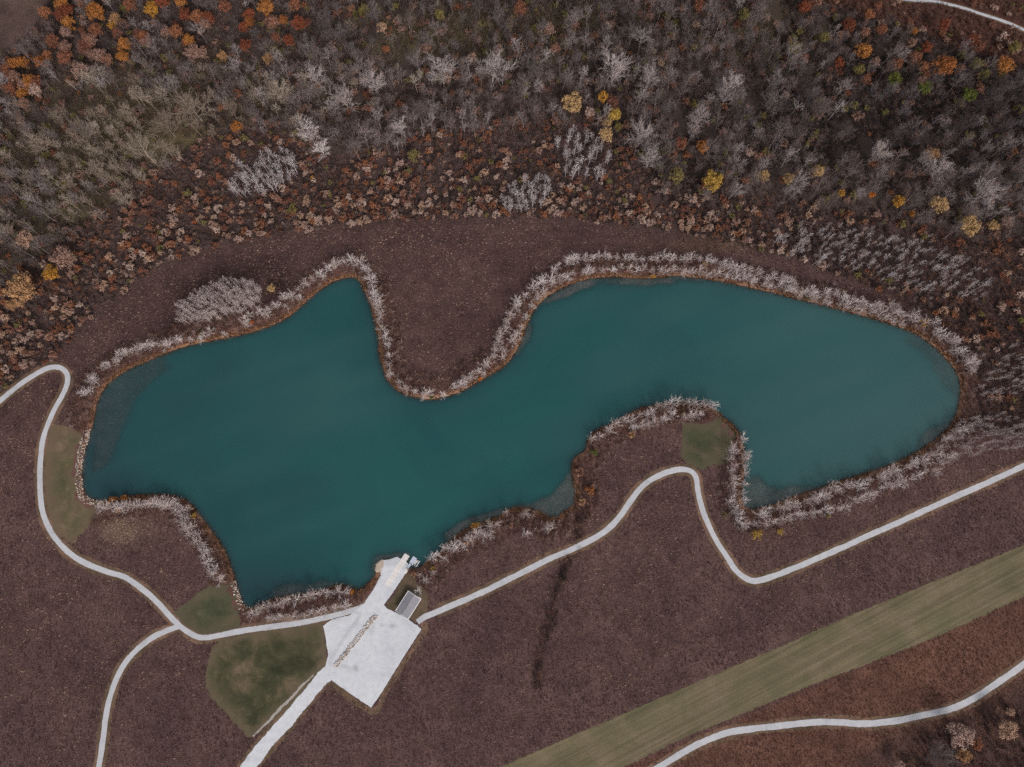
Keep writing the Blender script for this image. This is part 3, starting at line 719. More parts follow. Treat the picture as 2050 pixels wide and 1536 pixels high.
# ------------------------------------------------------------------ shore trees
ROWS = [
 ('on the bank below the pale oval thicket', 12, 7, .85, [(172,792),(185,766),(205,737),(240,712),(290,694),(340,684)]),
 ('on the bank below the pale oval thicket', 19, 9, .75, [(340,684),(385,676),(430,662)]),
 ('on the bank below the pale oval thicket', 13, 4, .8, [(490,640),(520,627),(548,612),(582,592),(612,570),(642,549),(672,530)]),
 ('on the bank below the pale oval thicket', 34, 5, .7, [(400,690),(450,668),(540,632),(600,600),(650,560)]),
 ('around the rounded brown meadow peninsula', 10, 6, .95, [(672,528),(700,520),(722,528),(738,545),(748,575),(757,605)]),
 ('around the rounded brown meadow peninsula', 13, 4, .9, [(757,612),(763,640),(768,662)]),
 ('around the rounded brown meadow peninsula', 14, 5, .85, [(772,675),(778,712),(786,748),(800,768),(830,785),(862,786)]),
 ('around the rounded brown meadow peninsula', 12, 6, .9, [(905,778),(935,764),(960,742),(985,715),(1000,688),(1010,660),(1022,632),(1042,603),(1066,578),(1092,560),(1120,537),(1150,522)]),
 ('around the rounded brown meadow peninsula', 15, 5, .85, [(1005,715),(1025,685),(1043,655),(1062,615),(1090,585),(1120,562),(1150,550),(1180,542)]),
 ('around the rounded brown meadow peninsula', 40, 4, .7, [(780,755),(845,796),(890,790),(965,750)]),
 ('on the long bank between the meadow and the wide bay', 12, 6, .85, [(1150,520),(1200,518),(1250,518),(1330,518),(1400,520),(1450,528)]),
 ('on the long bank between the meadow and the wide bay', 15, 5, .8, [(1180,543),(1260,541),(1350,544),(1450,551),(1500,562)]),
 ('on the long bank between the meadow and the wide bay', 12, 7, .92, [(1450,535),(1500,543),(1560,562),(1620,580),(1680,596),(1740,613),(1800,627),(1845,645)]),
 ('on the long bank between the meadow and the wide bay', 14, 6, .85, [(1500,560),(1560,576),(1620,595),(1680,612),(1740,629),(1800,645)]),
 ('at the closed end of the wide bay', 9, 11, .95, [(1868,655),(1890,680),(1918,706),(1945,742)]),
 ('on the bank facing the straight gravel path', 12, 8, .95, [(1525,1030),(1570,1012),(1620,996),(1680,977),(1740,960),(1800,940),(1850,918),(1890,890),(1920,862)]),
 ('on the bank facing the straight gravel path', 14, 7, .85, [(1490,1048),(1530,1050),(1580,1035),(1650,1022),(1720,998),(1790,968),(1850,945),(1900,912)]),
 ('in the narrow strip beside the peninsula lawn', 10, 7, .85, [(1464,895),(1466,930),(1468,970),(1464,1005),(1474,1035),(1490,1052)]),
 ('in the narrow strip beside the peninsula lawn', 13, 4, .85, [(1490,880),(1494,905),(1492,955),(1492,1000)]),
 ('on the wooded tip of the peninsula lawn', 13, 6, .9, [(1190,878),(1215,862),(1250,845),(1290,826),(1330,812),(1370,804),(1405,802),(1432,812)]),
 ('on the wooded tip of the peninsula lawn', 13, 6, .9, [(1260,858),(1300,848),(1345,836),(1395,830)]),
 ('on the bank between boat dock and muddy bay', 11, 6, .85, [(868,1118),(885,1102),(910,1090),(940,1073),(970,1062),(995,1048)]),
 ('on the bank between boat dock and muddy bay', 18, 5, .75, [(890,1122),(915,1105),(945,1085),(980,1070)]),
 ('on the bank between boat dock and muddy bay', 24, 7, .75, [(1018,1028),(1050,1024),(1052,1066),(1092,1056),(1106,1050)]),
 ('on the bank between boat dock and muddy bay', 15, 4, .6, [(838,1150),(852,1162),(866,1148)]),
 ('between the lake corner and the gravel path', 12, 5, .85, [(505,1228),(540,1212),(580,1202),(620,1192),(660,1186),(700,1186)]),
 ('between the lake corner and the gravel path', 11, 4, .75, [(540,1238),(590,1234),(640,1226),(695,1212)]),
 ('on the bank between the two mown lawns', 11, 5, .9, [(212,1014),(250,1015),(300,1008),(345,1015),(365,1038),(382,1068),(402,1092),(420,1122),(430,1150),(440,1164)]),
 ('on the bank between the two mown lawns', 14, 5, .85, [(320,1003),(350,1005),(372,1025),(395,1070),(418,1105)]),
]
sh = []
for where, step, band, sc, ln in ROWS:
    P = smooth(ln, step)
    P = P + rng.normal(0, 1, P.shape) * np.array([band * .45, band * .45])
    for p in P: sh.append((p[0], p[1], sc * rng.uniform(.7, 1.2), where))
print('shore trees', len(sh))
sh.sort(key=lambda t: -t[2])
def shore_xy(px, py, s):
    x, y, _ = at(px, py, 4.6 * s); d = gsd(x, y)
    if d < 0.8:                                   # keep the foot on the bank
        q = [gsd(x + .9, y), gsd(x - .9, y), gsd(x, y + .9), gsd(x, y - .9)]
        n_ = np.array([q[0] - q[1], q[2] - q[3]]); n_ /= np.linalg.norm(n_) + 1e-9
        x, y = x + n_[0] * (0.9 - d), y + n_[1] * (0.9 - d)
    return x, y
rest = []
for i, (px, py, s, where) in enumerate(sh):
    x, y = shore_xy(px, py, s)
    if i < 300:
        ad_ = ('large ' if s > 1.0 else 'mid-sized ' if s > .88 else 'small ') + ('waterside ' if gsd(x, y) < 4.5 else 'set-back ')
        plant('shore_tree', 'shore', x, y, s, 'bark_white', ad_ + 'white leafless tree ' + where, 'tree', ad_ + 'white trees ' + where)
    else: rest.append((x, y, s))
if rest:
    rest = np.array(rest)
    scatter('shore_saplings', rest[:, :2], ground_z(rest[:, :2]), rng.uniform(0, 6.28, len(rest)), rest[:, 2],
            [joined('shore', i, 'bark_white', 'bark_white') for i in range(7)], 'smaller white leafless saplings filling the rows around the lake')

# ------------------------------------------------------------------ white groves and the oval thicket
GL = {'g1': ('in the long grove above the russet shrubs', 1.1, 12.5), 'g2': ('in the small oval grove at the meadow edge', 1.0, 11), 'g3': ('in the grove beside the yellow-leaved trees', 1.05, 13.5),
      'g5': ('scattered in red brush beyond the wide bay', .85, 21), 'g6': ('in the thicket between lake end and gravel path', .8, 13), 'g7': ('in the red brush at the lake end', .75, 19)}
for g, poly in GROVES.items():
    where, s0, st = GL[g]
    q = np.array(poly, float); lo, hi = q.min(0), q.max(0)
    a_, b_ = np.meshgrid(np.arange(lo[0], hi[0], st), np.arange(lo[1], hi[1], st)); P = np.stack([a_.ravel(), b_.ravel()], 1)
    P += rng.normal(0, st * (.3 if g in ('g1', 'g2', 'g3') else .55), P.shape); P = P[inside(P, poly)]
    for p in P:
        s = s0 * rng.uniform(.75, 1.15); x, y, _ = at(p[0], p[1], 7.5 * s)
        size = ('tall' if s / s0 > 1.0 else 'shorter') + (' outer' if dist_line(p[None], poly, True)[0] < 9 else ' inner')
        plant('white_sapling', 'grove', x, y, s, 'bark_grove' if g not in ('g6', 'g7') else 'bark_pale', size + ' white leafless sapling ' + where, 'tree', size + ' white saplings ' + where)
pp_ = np.stack([rng.uniform(1500, 2080, 1500), rng.uniform(430, 900, 1500)], 1)
ok = np.zeros(len(pp_), bool)
for g in ('g5', 'g6', 'g7'): ok |= inside(pp_ + rng.normal(0, 10, pp_.shape), GROVES[g])
pp_ = pp_[ok][:260]; pw = at_np(pp_, 5.0); pw = pw[lake_sdf(pw) > 4]
scatter('pale_saplings', pw, np.zeros(len(pw)), rng.uniform(0, 6.28, len(pw)), rng.uniform(.45, .8, len(pw)), [joined('grove', i, 'bark_thicket', 'bark_thicket') for i in range(6)], 'smaller pale saplings massed in the brush beyond the wide bay')
q = np.array(THICKET_PX, float); lo, hi = q.min(0), q.max(0)
a_, b_ = np.meshgrid(np.arange(lo[0], hi[0], 7.5), np.arange(lo[1], hi[1], 7.5)); P = np.stack([a_.ravel(), b_.ravel()], 1)
P += rng.normal(0, 1.8, P.shape); P = P[inside(P, THICKET_PX)]
for p in P:
    s = rng.uniform(.75, .98); x, y, _ = at(p[0], p[1], 7 * s)
    size = 'outer' if dist_line(p[None], THICKET_PX, True)[0] < 9 else 'inner'
    plant('thicket_tree', 'grove', x, y, s, 'bark_thicket', size + ' pale leafless tree of the oval thicket on the meadow', 'tree', size + ' trees of the oval thicket')
x, y, _ = at(545, 580, 3)
plant('tan_tree', 'autumn', x, y, .62, 'leaf_tanyellow', 'small cream-tan leafy tree beside the oval thicket', 'tree', None)

# ------------------------------------------------------------------ autumn-coloured trees
NAMES = {'orange': 'bright orange', 'amber': 'amber', 'yellow': 'yellow', 'tanyellow': 'pale tan-yellow', 'tanorange': 'tan-orange', 'olive': 'olive-yellow', 'green': 'green', 'red': 'dark red', 'fire': 'vivid orange-red', 'pink': 'pinkish tan', 'russet': 'russet', 'tan': 'tan'}
W1, W2, W3, W4 = 'in the woods near the bare field corner', 'in the middle of the bare grey woods', 'at the wood edge beside the white sapling grove', 'in the dark woods below the far gravel path'
W5, W6, W7, W8 = 'at the foot of the woods above the wide bay', 'at the end of the woods above the path hairpin', 'below the long mown grass strip', 'in the russet brush by the far gravel path'
AUT = [(191,24,20,'orange',W1),(137,46,15,'orange',W1),(123,6,16,'orange',W1),(232,39,14,'tanorange',W1),(224,51,10,'amber',W1),(304,19,16,'amber',W1),(415,38,18,'red',W1),(372,31,15,'red',W1),(533,14,19,'orange',W1),(545,44,17,'russet',W1),(287,75,16,'russet',W1),(249,90,15,'orange',W1),(236,65,12,'russet',W1),(239,113,9,'orange',W1),(160,140,19,'pink',W1),(61,164,18,'orange',W1),(44,186,12,'orange',W1),(20,177,13,'russet',W1),(324,3,15,'red',W1),(362,3,13,'orange',W1),(386,106,18,'pink',W1),(170,95,16,'russet',W1),(105,80,15,'russet',W1),(90,25,13,'russet',W1),(260,10,14,'russet',W1),(450,12,14,'russet',W1),(500,30,14,'red',W1),(215,120,13,'russet',W1),(130,115,16,'russet',W1),(15,140,15,'russet',W1),(590,10,14,'russet',W1),
 (473,253,12,'orange',W2),(1042,17,16,'russet',W2),(1011,177,9,'russet',W2),(828,311,13,'olive',W2),(730,20,14,'olive',W2),(1100,60,12,'pink',W2),(880,30,12,'olive',W2),
 (1146,205,22,'tanyellow',W3),(1207,195,12,'amber',W3),(1226,203,12,'russet',W3),(1230,229,15,'yellow',W3),(1213,270,16,'tanyellow',W3),(1238,254,10,'olive',W3),(1217,245,10,'tanyellow',W3),(1180,225,11,'tan',W3),
 (1354,352,17,'olive',W5),(1363,287,14,'russet',W5),(1406,294,15,'orange',W5),(1427,362,22,'yellow',W5),(1527,353,13,'tanyellow',W5),(1579,358,11,'tanyellow',W5),(1638,343,13,'tanyellow',W5),(1799,403,12,'amber',W5),(1881,410,18,'tanyellow',W5),(1941,452,22,'tanyellow',W5),(1988,452,12,'tanyellow',W5),(2016,444,14,'tan',W5),(1866,309,14,'tanorange',W5),(1685,386,8,'amber',W5),(1746,389,8,'fire',W5),(1825,428,8,'orange',W5),(1500,305,10,'tan',W5),
 (1729,102,19,'orange',W4),(1891,133,25,'orange',W4),(2011,130,20,'orange',W4),(1848,133,12,'russet',W4),(1590,95,14,'olive',W4),(1490,30,14,'olive',W4),(1650,75,12,'olive',W4),(1400,12,14,'russet',W4),(1790,160,16,'green',W4),(1850,175,16,'green',W4),(1940,190,15,'green',W4),(1720,140,12,'olive',W4),
 (1610,15,14,'red',W8),(1700,50,14,'red',W8),(1740,30,12,'russet',W8),(1855,95,12,'red',W8),(1765,60,12,'russet',W8),(1830,62,9,'orange',W8),(1960,95,12,'russet',W8),(2025,95,8,'amber',W8),(1890,50,12,'red',W8),
 (44,579,30,'tanorange',W6),(102,548,17,'amber',W6),(126,516,24,'pink',W6),(50,480,18,'tan',W6),(25,610,12,'tanorange',W6),
 (1922,1472,28,'tan',W7),(2016,1461,22,'tan',W7),(1929,1512,16,'tanorange',W7),(2023,1425,10,'tan',W7),(1955,1490,14,'russet',W7),(1800,1536,14,'tan',W7)]
from collections import Counter
_ra = random.Random(21)
for k in range(34): AUT.append((_ra.uniform(95, 620), _ra.uniform(-5, 120), _ra.uniform(9, 16), _ra.choice(['russet', 'russet', 'orange', 'pink', 'tanorange', 'red']), W1))
for k in range(14): AUT.append((_ra.uniform(0, 120), _ra.uniform(110, 220), _ra.uniform(8, 14), _ra.choice(['russet', 'pink', 'orange', 'tan']), W1))
for k in range(16): AUT.append((_ra.uniform(1640, 2045), _ra.uniform(60, 170), _ra.uniform(8, 14), _ra.choice(['russet', 'russet', 'red', 'pink', 'olive']), W4))
for k in range(10): AUT.append((_ra.uniform(640, 1400), _ra.uniform(10, 240), _ra.uniform(7, 12), _ra.choice(['russet', 'pink', 'tan']), W2))
cnt = Counter((c_, w) for *_, c_, w in AUT)
for px, py, r_, c_, w in AUT:
    s = r_ * MPP / 5.0 * (1.12 if py < 1000 else .9)
    tall = max(1.0, 15.0 / (11.5 * s)) if (py < 420 and r_ > 10) else 1.0
    hgt = 11.5 * s * tall; zc = hgt * .69
    x, y, _ = at(px, py, zc)
    size = 'large' if r_ >= 20 else ('small' if r_ <= 10 else 'medium')
    sizes = Counter('large' if q[2] >= 20 else ('small' if q[2] <= 10 else 'medium') for q in AUT if q[3] == c_ and q[4] == w)
    lab = ('%s %s-leaved tree %s' % (size, NAMES[c_], w)) if cnt[(c_, w)] > 1 else '%s-leaved tree %s' % (NAMES[c_], w)
    plant('autumn_tree', 'autumn', x, y, s, 'leaf_' + c_, lab, 'tree', ('%s %s trees %s' % (size, NAMES[c_], w)) if cnt[(c_, w)] > 1 else None, 'trunk_brown').scale[2] = s * tall
x, y, _ = at(1875, 1512, 8)
plant('spreading_tree', 'spread', x, y, .85, 'bark_grey', 'large bare grey tree among tan-leaved trees below the mown strip', 'tree', None)
# bushes along the water
BUSH = [(1190,905,9,'green','round green bush on the bank near the muddy bay'),(865,801,6,'green','small green bush at the very tip of the meadow peninsula'),(1060,635,6,'olive','yellow-green bush on the meadow peninsula bank facing the wide bay'),(1850,645,11,'amber','amber bush at the corner of the wide bay'),(1515,1070,12,'yellow','yellow bush below the strip of white trees by the bay corner'),(1563,1064,8,'yellow','smaller yellow bush beside the larger one below the white trees'),(948,1041,10,'amber','amber bush overhanging the muddy shallows near the dock'),(867,1138,6,'yellow','yellow bush on the bank just past the boat dock'),(516,1222,8,'olive','olive-yellow bush at the lake corner beside the path'),(388,1032,7,'yellow','yellow bush on the bank between the two lawns'),(704,1186,5,'fire','tiny vivid orange bush beside the gravel lot bank'),(1182,980,12,'orange','orange bush on the short bank of the muddy bay'),(1160,945,12,'russet','russet bush on the short bank of the muddy bay'),(1165,1005,9,'tanorange','tan-orange bush on the short bank of the muddy bay'),(503,645,5,'fire','tiny vivid red-orange bush below the oval thicket'),(541,622,6,'olive','olive bush between thicket and lake'),(403,668,8,'olive','pale olive bush on the bank at the thicket foot'),(1412,528,7,'amber','amber bush among white trees above the wide bay'),(964,762,5,'fire','vivid orange bush on the meadow peninsula waterline'),(1307,553,6,'amber','amber bush at the waterline of the wide bay'),(1256,541,7,'russet','russet bush among white trees on the wide bay bank'),(1620,597,7,'olive','olive-yellow bush between white trees on the long bank'),(1775,636,6,'olive','olive bush at the far part of the long bank'),(237,1020,9,'tan','round tan bush beside the olive lawn corner'),(222,1000,9,'orange','orange bush at the riprap end by the water'),(246,996,8,'orange','orange bush at the waterline beside the riprap'),(1022,1052,6,'russet','russet bush behind the bank of the muddy bay'),(1450,1030,6,'olive','olive bush in the strip beside the peninsula lawn'),(1660,1032,7,'olive','olive bush behind the bank facing the straight path'),(935,1088,5,'fire','tiny red-orange bush among white trees near the dock'),(1265,870,9,'tanorange','tan-orange bush behind the peninsula tip trees'),(1368,828,6,'olive','olive bush among the peninsula tip trees'),(828,1150,7,'tanorange','tan-orange bush at the foot of the boat dock'),(790,377,6,'fire','vivid orange bush in the russet shrubs near the small oval grove'),(625,355,6,'amber','amber bush beside the long white grove'),(690,437,5,'fire','vivid orange bush at the meadow edge below the long grove'),(388,445,5,'fire','vivid orange bush low on the shrub slope')]
for px, py, r_, c_, lab in BUSH:
    s = r_ * MPP / 1.7 * .95; x, y, _ = at(px, py, 2.0 * s)
    if gsd(x, y) < 0.6: x, y = shore_xy(px, py, .35)
    plant('bush', 'shrub', x, y, s, 'leaf_' + c_, lab, 'bush', None, 'trunk_brown')
x, y, _ = at(838, 1184, 4.5)
plant('shelter_tree', 'shore', x, y, .78, 'bark_white', 'white leafless tree overhanging the picnic shelter roof', 'tree', None)

# ------------------------------------------------------------------ big bare trees in the wood
BIG = [(985,135,40,'bark_pale'),(885,145,36,'bark_pale'),(1230,140,38,'bark_pale'),(1300,160,32,'bark_pale'),(748,165,30,'bark_pale'),(618,268,27,'bark_white'),(645,300,20,'bark_white'),(1285,268,36,'bark_pale'),(1300,320,28,'bark_pale'),(385,215,40,'bark_tan'),(330,250,38,'bark_tan'),(285,300,36,'bark_tan'),(560,185,32,'bark_tan'),(635,155,28,'bark_pale'),(692,200,30,'bark_pale'),(800,255,24,'bark_pale'),(1465,175,28,'bark_pale'),(1400,230,26,'bark_pale'),(1640,215,30,'bark_grey'),(1760,310,30,'bark_pale'),(1965,390,40,'bark_pale'),(1545,205,30,'bark_grey'),(1880,345,28,'bark_pale'),(1810,110,20,'bark_pale'),(1700,330,26,'bark_grey'),(850,90,26,'bark_grey'),(700,265,26,'bark_grey'),(460,180,26,'bark_grey'),(1420,300,26,'bark_grey'),(1570,260,28,'bark_grey'),(1520,30,24,'bark_grey'),(80,290,28,'bark_tan'),(250,400,26,'bark_tan')]
for px, py, r_, mt in BIG:
    s = r_ * MPP / 8.8 * .92; x, y, _ = at(px, py, 12.5 * s)
    w = W1 if px < 450 else ('above the long white grove' if px < 830 else (W3 if px < 1350 else W4))
    nm = {'bark_pale': 'pale grey', 'bark_white': 'whitish', 'bark_tan': 'tan-grey', 'bark_grey': 'dull grey'}[mt]
    plant('spreading_tree', 'spread', x, y, s, mt, 'broad %s leafless tree %s' % (nm, w), 'tree', 'broad %s bare trees %s' % (nm, w))

# ------------------------------------------------------------------ the wood
P = jgrid(5.9, .65); px = proj(P, 12.0)
mk = inside(px, FOREST_PX) & ~inside(px, FIELD_PX) & ~inside(px, RUSSET_PX)
open_ = np.zeros(len(P))
for e in ((880, 75, 120, 40), (330, 250, 90, 50)): open_ = np.maximum(open_, np.exp(-(((px[:, 0] - e[0]) / e[2]) ** 2 + ((px[:, 1] - e[1]) / e[3]) ** 2)))
mk &= rng.random(len(P)) > open_ * .6
mk &= vnoise(P, 14, 21) > .27
for q_ in AUT: mk &= ((px[:, 0] - q_[0]) ** 2 + ((px[:, 1] - q_[1]) * 1.0) ** 2) > (q_[2] * .95 + 4) ** 2
for q_ in BIG: mk &= ((px[:, 0] - q_[0]) ** 2 + (px[:, 1] - q_[1]) ** 2) > (q_[2] * .6) ** 2
P, px = P[mk], px[mk]
S = .5 + .7 * rng.random(len(P)) ** 1.3; tan_ = (px[:, 0] < 620) & (rng.random(len(P)) < .55); ell = lambda cx, cy, rx, ry: np.exp(-(((px[:, 0] - cx) / rx) ** 2 + ((px[:, 1] - cy) / ry) ** 2))
dk_w = np.clip(.95 * ell(1820, 220, 300, 110) + .7 * ell(480, 60, 260, 60) + .6 * ell(1050, 20, 420, 60) + .5 * ell(560, 250, 140, 40) + .6 * (vnoise(P, 45, 12) - .45), 0, .92)
dark = rng.random(len(P)) < dk_w
tan_ = rng.random(len(P)) < np.clip(.95 * ell(330, 260, 170, 90) + .55 * ell(120, 330, 200, 130) + .35 * ell(640, 160, 160, 60), 0, .9); dark &= ~tan_
vis = in_frame(px, -15); order = np.argsort(-(S + vis * 10 + rng.random(len(P)) * .25)); ind = set(order[:300].tolist())
print('wood trees', len(P))
for i in ind:
    w = W1 if px[i, 0] < 620 else (W2 if px[i, 0] < 1350 else W4)
    mt = 'bark_tan' if tan_[i] else ('bark_dark' if dark[i] else 'bark_grey')
    nm = {'bark_tan': 'tan-grey', 'bark_dark': 'dark', 'bark_grey': 'grey'}[mt]
    near = min(AUT, key=lambda q_: (q_[0] - px[i, 0]) ** 2 + (q_[1] - px[i, 1]) ** 2); dn = math.hypot(near[0] - px[i, 0], near[1] - px[i, 1]) - near[2]
    size = 'very tall' if S[i] > 1.1 else 'tall' if S[i] > .98 else 'medium-tall'
    if dn < 35: w = 'beside a %s-leaved tree %s' % (NAMES[near[3]], {W1: 'near the field corner', W2: 'in mid-wood', W4: 'in the dark woods'}[w])
    plant('forest_tree', 'forest', P[i, 0], P[i, 1], S[i], mt, '%s %s leafless tree %s' % (size, nm, w), 'tree', '%s %s bare trees %s' % (size, nm, w), z=0.0)
left = np.array([i not in ind for i in range(len(P))])
for nm, mt, sel in (('tan_woodland', 'bark_tan', left & tan_), ('dark_woodland', 'bark_dark', left & dark & ~tan_), ('grey_woodland', 'bark_grey', left & ~dark & ~tan_)):
    scatter(nm, P[sel], np.zeros(sel.sum()), rng.uniform(0, 6.28, sel.sum()), S[sel], [joined('forest', i, mt, mt) for i in range(7)], 'mass of leafless ' + nm.split('_')[0] + ' trees filling the woods')
# undergrowth
P = jgrid(2.2, .6); px = proj(P)
fo_ = inside(px, FOREST_PX) & ~inside(px, FIELD_PX); rs_ = inside(px, RUSSET_PX); sh_ = inside(px, SHRUB_PX) & ~inside(px, FOREST_PX)
hard = on_hard(px, 4)
ol = np.zeros(len(P))
for e in ((330, 250, 230, 110), (120, 380, 160, 130), (880, 70, 170, 60), (1500, 60, 130, 50), (1180, 60, 160, 50)):
    ol = np.maximum(ol, np.exp(-(((px[:, 0] - e[0]) / e[2]) ** 2 + ((px[:, 1] - e[1]) / e[3]) ** 2)))
u = rng.random(len(P)); pn = vnoise(P, 10, 33); lk = lake_sdf(P)
kind_ = np.full(len(P), '', dtype=object)
fr_ = fo_ & ~rs_ & (pn > .22)
kind_[fr_] = 'brush_grey'; kind_[fr_ & (u < ol * .75)] = 'brush_olive'; kind_[fr_ & (u > .9)] = 'brush_red'
dk = fr_ & (px[:, 0] > 1550) & (px[:, 1] < 330) & (u < .6); kind_[dk] = 'brush_dark'
kind_[fr_ & (vnoise(P, 22, 8) > .75) & (u < .5)] = 'brush_dark'
ss = sh_ & (lk > 12) & (vnoise(P, 9, 41) > .2)
kind_[ss] = 'brush_grey'; kind_[ss & (u < .3)] = 'brush_dark'; kind_[ss & (u > .72)] = 'brush_red'
rr_ = sh_ & (lk > 12) & (px[:, 0] > 1880); kind_[rr_ & (u > .35)] = 'brush_red'
kind_[rs_ & (u < .8)] = 'brush_red'
sb = (lk > 2) & (lk < 14.5) & (u < .75) & in_frame(px, 40) & (kind_ == ''); kind_[sb] = 'brush_red'; kind_[sb & (u < .3)] = 'brush_pale'
dd_ = dist_line(px, DITCH) + 10 * (vnoise(P, 5, 19) - .5); dt = (dd_ < 8) & (u < .55); kind_[dt] = 'brush_dark'; kind_[(dd_ < 12) & (u > .8)] = 'brush_red'
br = inside(px, [(1780,1560),(1830,1480),(1900,1440),(2050,1400),(2100,1400),(2100,1600)]) & (u < .5); kind_[br] = 'brush_dark'
kind_[hard | on_lawn(px) | (lk < 1.5)] = ''
BL = {'brush_pale': 'pale pinkish twiggy brush between the shore trees', 'brush_grey': 'grey-brown leafless undergrowth below the woods and on the shrub slope', 'brush_olive': 'olive undergrowth on the open woodland floor', 'brush_red': 'reddish brown brush on the shrub slope and lake banks', 'brush_dark': 'dark brush in damp hollows and dark woods'}
for k in BL:
    sel = kind_ == k
    print(k, sel.sum())
    scatter(k, P[sel], ground_z(P[sel], lk[sel]), rng.uniform(0, 6.28, sel.sum()), rng.uniform(.45, 1.1, sel.sum()), [joined('brush', i, k, k) for i in range(5)], BL[k])

P2 = jgrid(6.5, .7); px2 = proj(P2, 2.0); ok = inside(px2, FOREST_PX) & ~inside(px2, FIELD_PX) & ~inside(px2, RUSSET_PX); P2 = P2[ok]; u2 = rng.random(len(P2)); d2 = vnoise(P2, 30, 55)
for nm, c_, sel in (('russet_understory', 'leaf_russet', (u2 < .16) & (d2 > .35)), ('pink_understory', 'leaf_pink', (u2 > .16) & (u2 < .30)), ('olive_understory', 'leaf_olive', (u2 > .30) & (u2 < .46) & (d2 < .6))):
    scatter(nm, P2[sel], np.zeros(sel.sum()), rng.uniform(0, 6.28, sel.sum()), rng.uniform(.9, 2.1, sel.sum()), [joined('shrub', i, c_, 'trunk_brown') for i in range(6)], nm.split('_')[0] + ' leafed bushes under the bare trees of the woods')
# ------------------------------------------------------------------ shrub slope
P = jgrid(3.9, .55); px = proj(P)
lk = lake_sdf(P); mk = ((inside(px, SHRUB_PX) & ~inside(px, FOREST_PX)) | inside(px, RUSSET_PX)) & (lk > 14) & ~on_hard(px, 5)
for g in GROVES.values(): mk &= ~inside(px, g)
mk &= vnoise(P, 16, 71) > .18
P, px = P[mk], px[mk]; u = rng.random(len(P))
low = dist_line(px, [(0,740),(130,650),(280,540),(450,480),(700,445),(1000,432),(1300,455),(1500,490),(1700,540)])
tan_p = np.clip(.62 - low / 190, .12, .6); tan_p = np.where(px[:, 0] > 1650, .12, tan_p)
tan_p = np.where(px[:, 1] < 200, .08, tan_p)
isT = u < tan_p; isR = (~isT) & (u < tan_p + np.where(px[:, 0] < 1350, .38, .26)); isO = (~isT) & (~isR) & (u > .955)
for nm, sel, cols, cat in (('tan_shrub', isT, 'leaf_tan', 'shrub'), ('russet_shrub', isR, 'leaf_russet', 'shrub'), ('olive_shrub', isO, 'leaf_olive', 'shrub')):
    I = np.where(sel)[0]; s = .65 + 1.2 * rng.random(len(I)) ** 1.5; v = in_frame(px[I], -5)
    order = np.argsort(-(s + v * 10)); cname = nm.split('_')[0]; rest = []
    for k, j in enumerate(order):
        i = I[j]
        if k < 300 and v[j]:
            w = 'in the brush by the far gravel path' if px[i, 1] < 200 else 'on the slope above the path hairpin' if px[i, 0] < 600 else ('between the white sapling groves and the meadow' if px[i, 0] < 1300 else 'on the slope above the wide bay')
            size = 'large' if s[j] > 1.45 else 'mid-sized' if s[j] > 1.05 else 'small'
            if px[i, 1] >= 200:
                if low[i] < 28: w = w.replace('on the slope', 'at the slope foot').replace('between the white sapling groves and the meadow', 'at the meadow edge below the white groves')
                elif dist_line(px[i:i + 1], FOREST_PX, True)[0] < 30: w = w.replace('on the slope', 'at the wood edge').replace('between the white sapling groves and the meadow', 'at the wood edge behind the white groves')
            plant(nm, 'shrub', P[i, 0], P[i, 1], s[j], cols, '%s %s shrub %s' % (size, cname, w), cat, '%s %s shrubs %s' % (size, cname, w), 'trunk_brown', z=0.0)
        else: rest.append(j)
    if rest:
        r_ = np.array(rest)
        scatter(cname + '_shrubland', P[I[r_]], np.zeros(len(r_)), rng.uniform(0, 6.28, len(r_)), s[r_], [joined('shrub', i, cols, 'trunk_brown') for i in range(6)], 'further small %s shrubs scattered over the slope' % cname)

# ------------------------------------------------------------------ prairie grass, shore reeds, riprap
P = jgrid(1.25, .6, -345, 345, -140, 300); px = proj(P); lk = lake_sdf(P)
mk = in_frame(px, 60) & (lk > 1.0) & ~inside(px, FOREST_PX) & ~on_hard(px, 5.5) & ~on_lawn(px)
mk &= ~(inside(px, SHRUB_PX) & (rng.random(len(P)) < .5))
mk &= rng.random(len(P)) < .50 + .45 * vnoise(P, 5, 61)
P, px, lk = P[mk], px[mk], lk[mk]
tn = (np.exp(-(((px[:, 0] - 245) / 62) ** 2 + ((px[:, 1] - 1060) / 36) ** 2)) > .35 + .5 * vnoise(P, 6, 88)) & (lk > 10)
ru = inside(px, [(2400,1130),(2050,1195),(1250,1536),(900,1720),(2400,1900)])
for nm, mt, sel in (('prairie_grass', 'grass_brown', ~ru & ~tn), ('rust_grass', 'grass_rust', ru), ('tan_grass', 'grass_tan', tn)):
    print(nm, sel.sum())
    scatter(nm, P[sel], ground_z(P[sel], lk[sel]), rng.uniform(0, 6.28, sel.sum()), rng.uniform(.6, 1.35, sel.sum()),
            [mesh('tuft', *tuft(800 + i), [mt]) for i in range(5)], {'prairie_grass': 'purple-brown dormant prairie grass of the meadows', 'rust_grass': 'rust-red dormant grass below the mown strip', 'tan_grass': 'pale tan grass patch on the field between the two lawns'}[nm])
LP = smooth(LAKE, .8, True); k = len(LP)
T = np.roll(LP, -1, 0) - LP; N = np.stack([-T[:, 1], T[:, 0]], 1); N /= np.linalg.norm(N, axis=1)[:, None] + 1e-9
sgn = np.sign(lake_sdf(LP + N * 1.0)); N *= sgn[:, None]
P = np.concatenate([LP + N * rng.uniform(-.4, 3.2, k)[:, None] for _ in range(3)]); px = proj(P, WATER_Z)
rip1 = [(186,860),(140,860),(140,1010),(205,1014),(210,996),(180,985)]; rip2 = [(462,1165),(480,1160),(500,1216),(478,1225)]
stone = inside(px, rip1) | inside(px, rip2)
